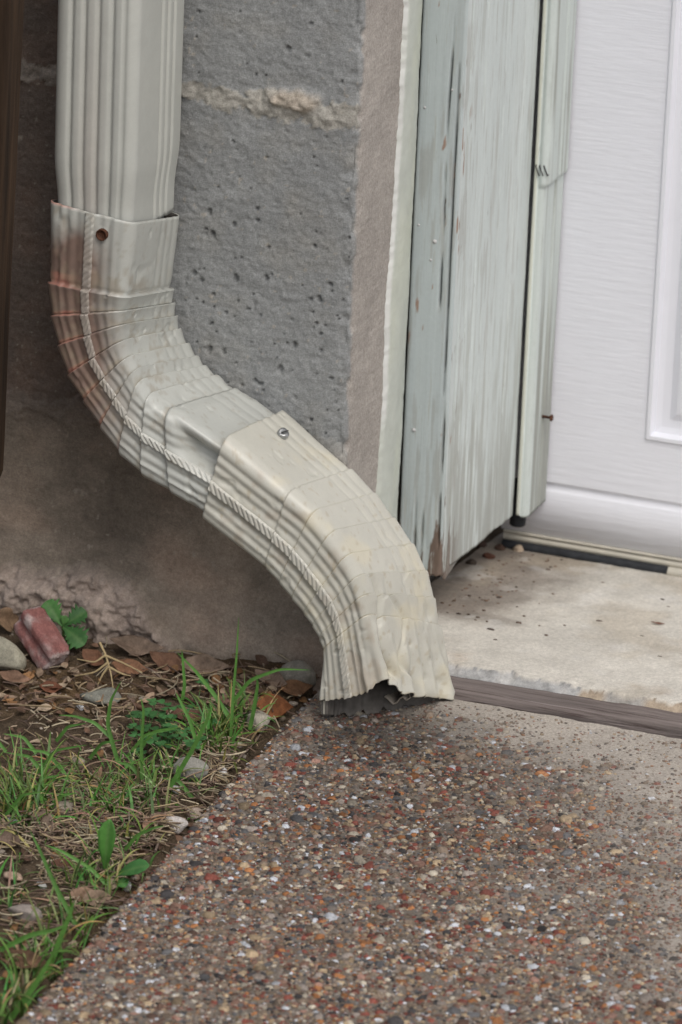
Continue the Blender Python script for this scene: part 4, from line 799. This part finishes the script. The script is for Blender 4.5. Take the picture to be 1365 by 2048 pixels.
# straw and dry stems
stw = Acc()
def straws(px_, py_, sx, sy, n0, L0, L1, cols=((.34, .26, .16), (.24, .17, .12), (.40, .34, .24), (.16, .11, .085))):
    for k in range(int(n0*.72)):
        a, b = px_+rng.normal(0, sx), py_+rng.normal(0, sy); q = gpt(a, b)
        if q[0] > edge_x(q[1])-.001 or q[1] > -.002: continue
        L_ = rng.uniform(L0, L1); az = rng.uniform(0, 6.28); bd = rng.normal(0, .6); t = np.linspace(-.5, .5, 7); P = q+np.stack([np.cos(az+bd*t)*t*L_, np.sin(az+bd*t)*t*L_, .002+rng.uniform(0, .004)+rng.normal(0, .15)*t*L_-(t**2)*L_*.12], 1)
        V, F = tubeV(P, rng.uniform(.00022, .0006), 4); stw.add(V, F, np.array(cols[rng.integers(len(cols))])*rng.uniform(.7, 1.2))
straws(110, 1690, 80, 34, 240, .008, .030); straws(430, 1560, 34, 44, 200, .008, .028); straws(380, 1350, 110, 22, 90, .01, .03); straws(210, 1450, 140, 55, 240, .006, .02); straws(240, 1620, 80, 40, 150, .008, .024); straws(90, 1850, 60, 60, 120, .01, .024); straws(500, 1440, 40, 30, 60, .01, .03)
straws(60, 1600, 60, 40, 120, .01, .03); straws(230, 1600, 60, 40, 120, .01, .03); straws(190, 1790, 50, 50, 90, .01, .03)
straws(330, 1680, 50, 40, 70, .008, .02); straws(200, 1600, 160, 130, 300, .004, .012)
o = stw.build('straw', M['straw']); tag(o, 'dry straw and thin dead stems littering the soil', 'straw', kind='stuff')
# soil crumbs and leaf litter
cr_ = Acc(); lt = Acc()
for k in range(2400):
    x_ = rng.uniform(-.24, .0); y_ = rng.uniform(-.58, -.003); 
    if x_ > edge_x(y_)-.002: continue
    s = .0006*(5**(rng.random()**2)); q = np.array([x_, y_, float(soil_h(np.array([x_]), np.array([y_]))[0])]); cols = [(.10, .07, .05), (.14, .10, .07), (.20, .16, .12), (.06, .045, .035), (.36, .31, .26)]
    cr_.add(V8*rng.uniform(.7, 1.3, (len(V8), 1))*[s*1.2, s, s*.8]+q, F8, np.array(cols[min(4, int(rng.random()**1.6*5))])*rng.uniform(.7, 1.3))
o = cr_.build('soil_crumbs', M['stone']); tag(o, 'crumbs of soil and grit over the bare ground', 'soil crumbs', kind='stuff')
for k in range(420):
    a, b = (rng.uniform(0, 640), rng.normal(1375, 34)) if k < 210 else (rng.uniform(0, 420), rng.uniform(1400, 1980)); q = gpt(a, b)
    if q[0] > edge_x(q[1])-.002 or q[1] > -.003: continue
    V, F = leafmesh(rng.uniform(.004, .013), rng.uniform(.002, .006), rng.uniform(-.1, .2), .6, k); R_ = np.array(Matrix.Rotation(rng.uniform(0, 6.28), 3, 'Z') @ Matrix.Rotation(rng.normal(0, .35), 3, 'Y') @ Matrix.Rotation(rng.normal(0, .5), 3, 'X')); V = V@R_.T+q+[0, 0, .0025]
    cols = [(.20, .12, .08), (.28, .20, .14), (.13, .08, .055), (.36, .28, .20), (.24, .13, .06)]; lt.add(V, F, np.array(cols[rng.integers(5)])*rng.uniform(.7, 1.25))
o = lt.build('leaf_litter', M['litter']); tag(o, 'broken bits of brown leaf scattered along the wall foot', 'leaf litter', kind='stuff')
# pale branching dry root
root = Acc(); yr_ = gy(210, 1370)+.004
for pts in ([(200, 1285), (212, 1310), (222, 1345), (228, 1385)], [(212, 1310), (190, 1325), (155, 1318)], [(216, 1325), (190, 1345), (150, 1352)], [(214, 1312), (245, 1325), (285, 1345)], [(220, 1335), (245, 1348), (262, 1352)], [(218, 1332), (205, 1350), (195, 1372)]):
    pp = np.array([on(a, b, 1, yr_-.012*(b-1285)/100) for a, b in pts]); t2 = np.linspace(0, len(pp)-1, 16); P = np.stack([np.interp(t2, np.arange(len(pp)), pp[:, i]) for i in range(3)], 1)
    for _ in range(2): P[1:-1] = (P[:-2]+2*P[1:-1]+P[2:])/4
    V, F = tubeV(P, np.linspace(.0008, .0003, 16), 6); root.add(V, F, (.40, .31, .17))
o = root.build('dry_root', M['straw']); tag(o, 'pale branching dry root lying over the leaves right of the brick fragment', 'root')
# twigs
for k, (p0, p1, lb) in enumerate([((285, 1347), (360, 1388), 'grey twig slanting down from the leaf litter into the grass'), ((465, 1560), (520, 1492), 'thin grey twig along the upper pavement crevice'), ((310, 1745), (330, 1690), 'short brown stem beside the middle pavement edge'), ((545, 1350), (600, 1410), 'brown twig lying by the pavement corner at the wall')]):
    a = gpt(*p0)+[0, 0, .004]; b = gpt(*p1)+[0, 0, .003]; P = a+(b-a)*np.linspace(0, 1, 10)[:, None]; P[:, 2] += .0015*np.sin(np.linspace(0, 6, 10)); V, F = tubeV(P, np.linspace(.0008, .0005, 10), 6)
    o = mesh('twig', V, F, M['straw'], col=np.broadcast_to(np.array([.20, .15, .12]), V.shape)); tag(o, lb, 'twig', 'dry twigs')
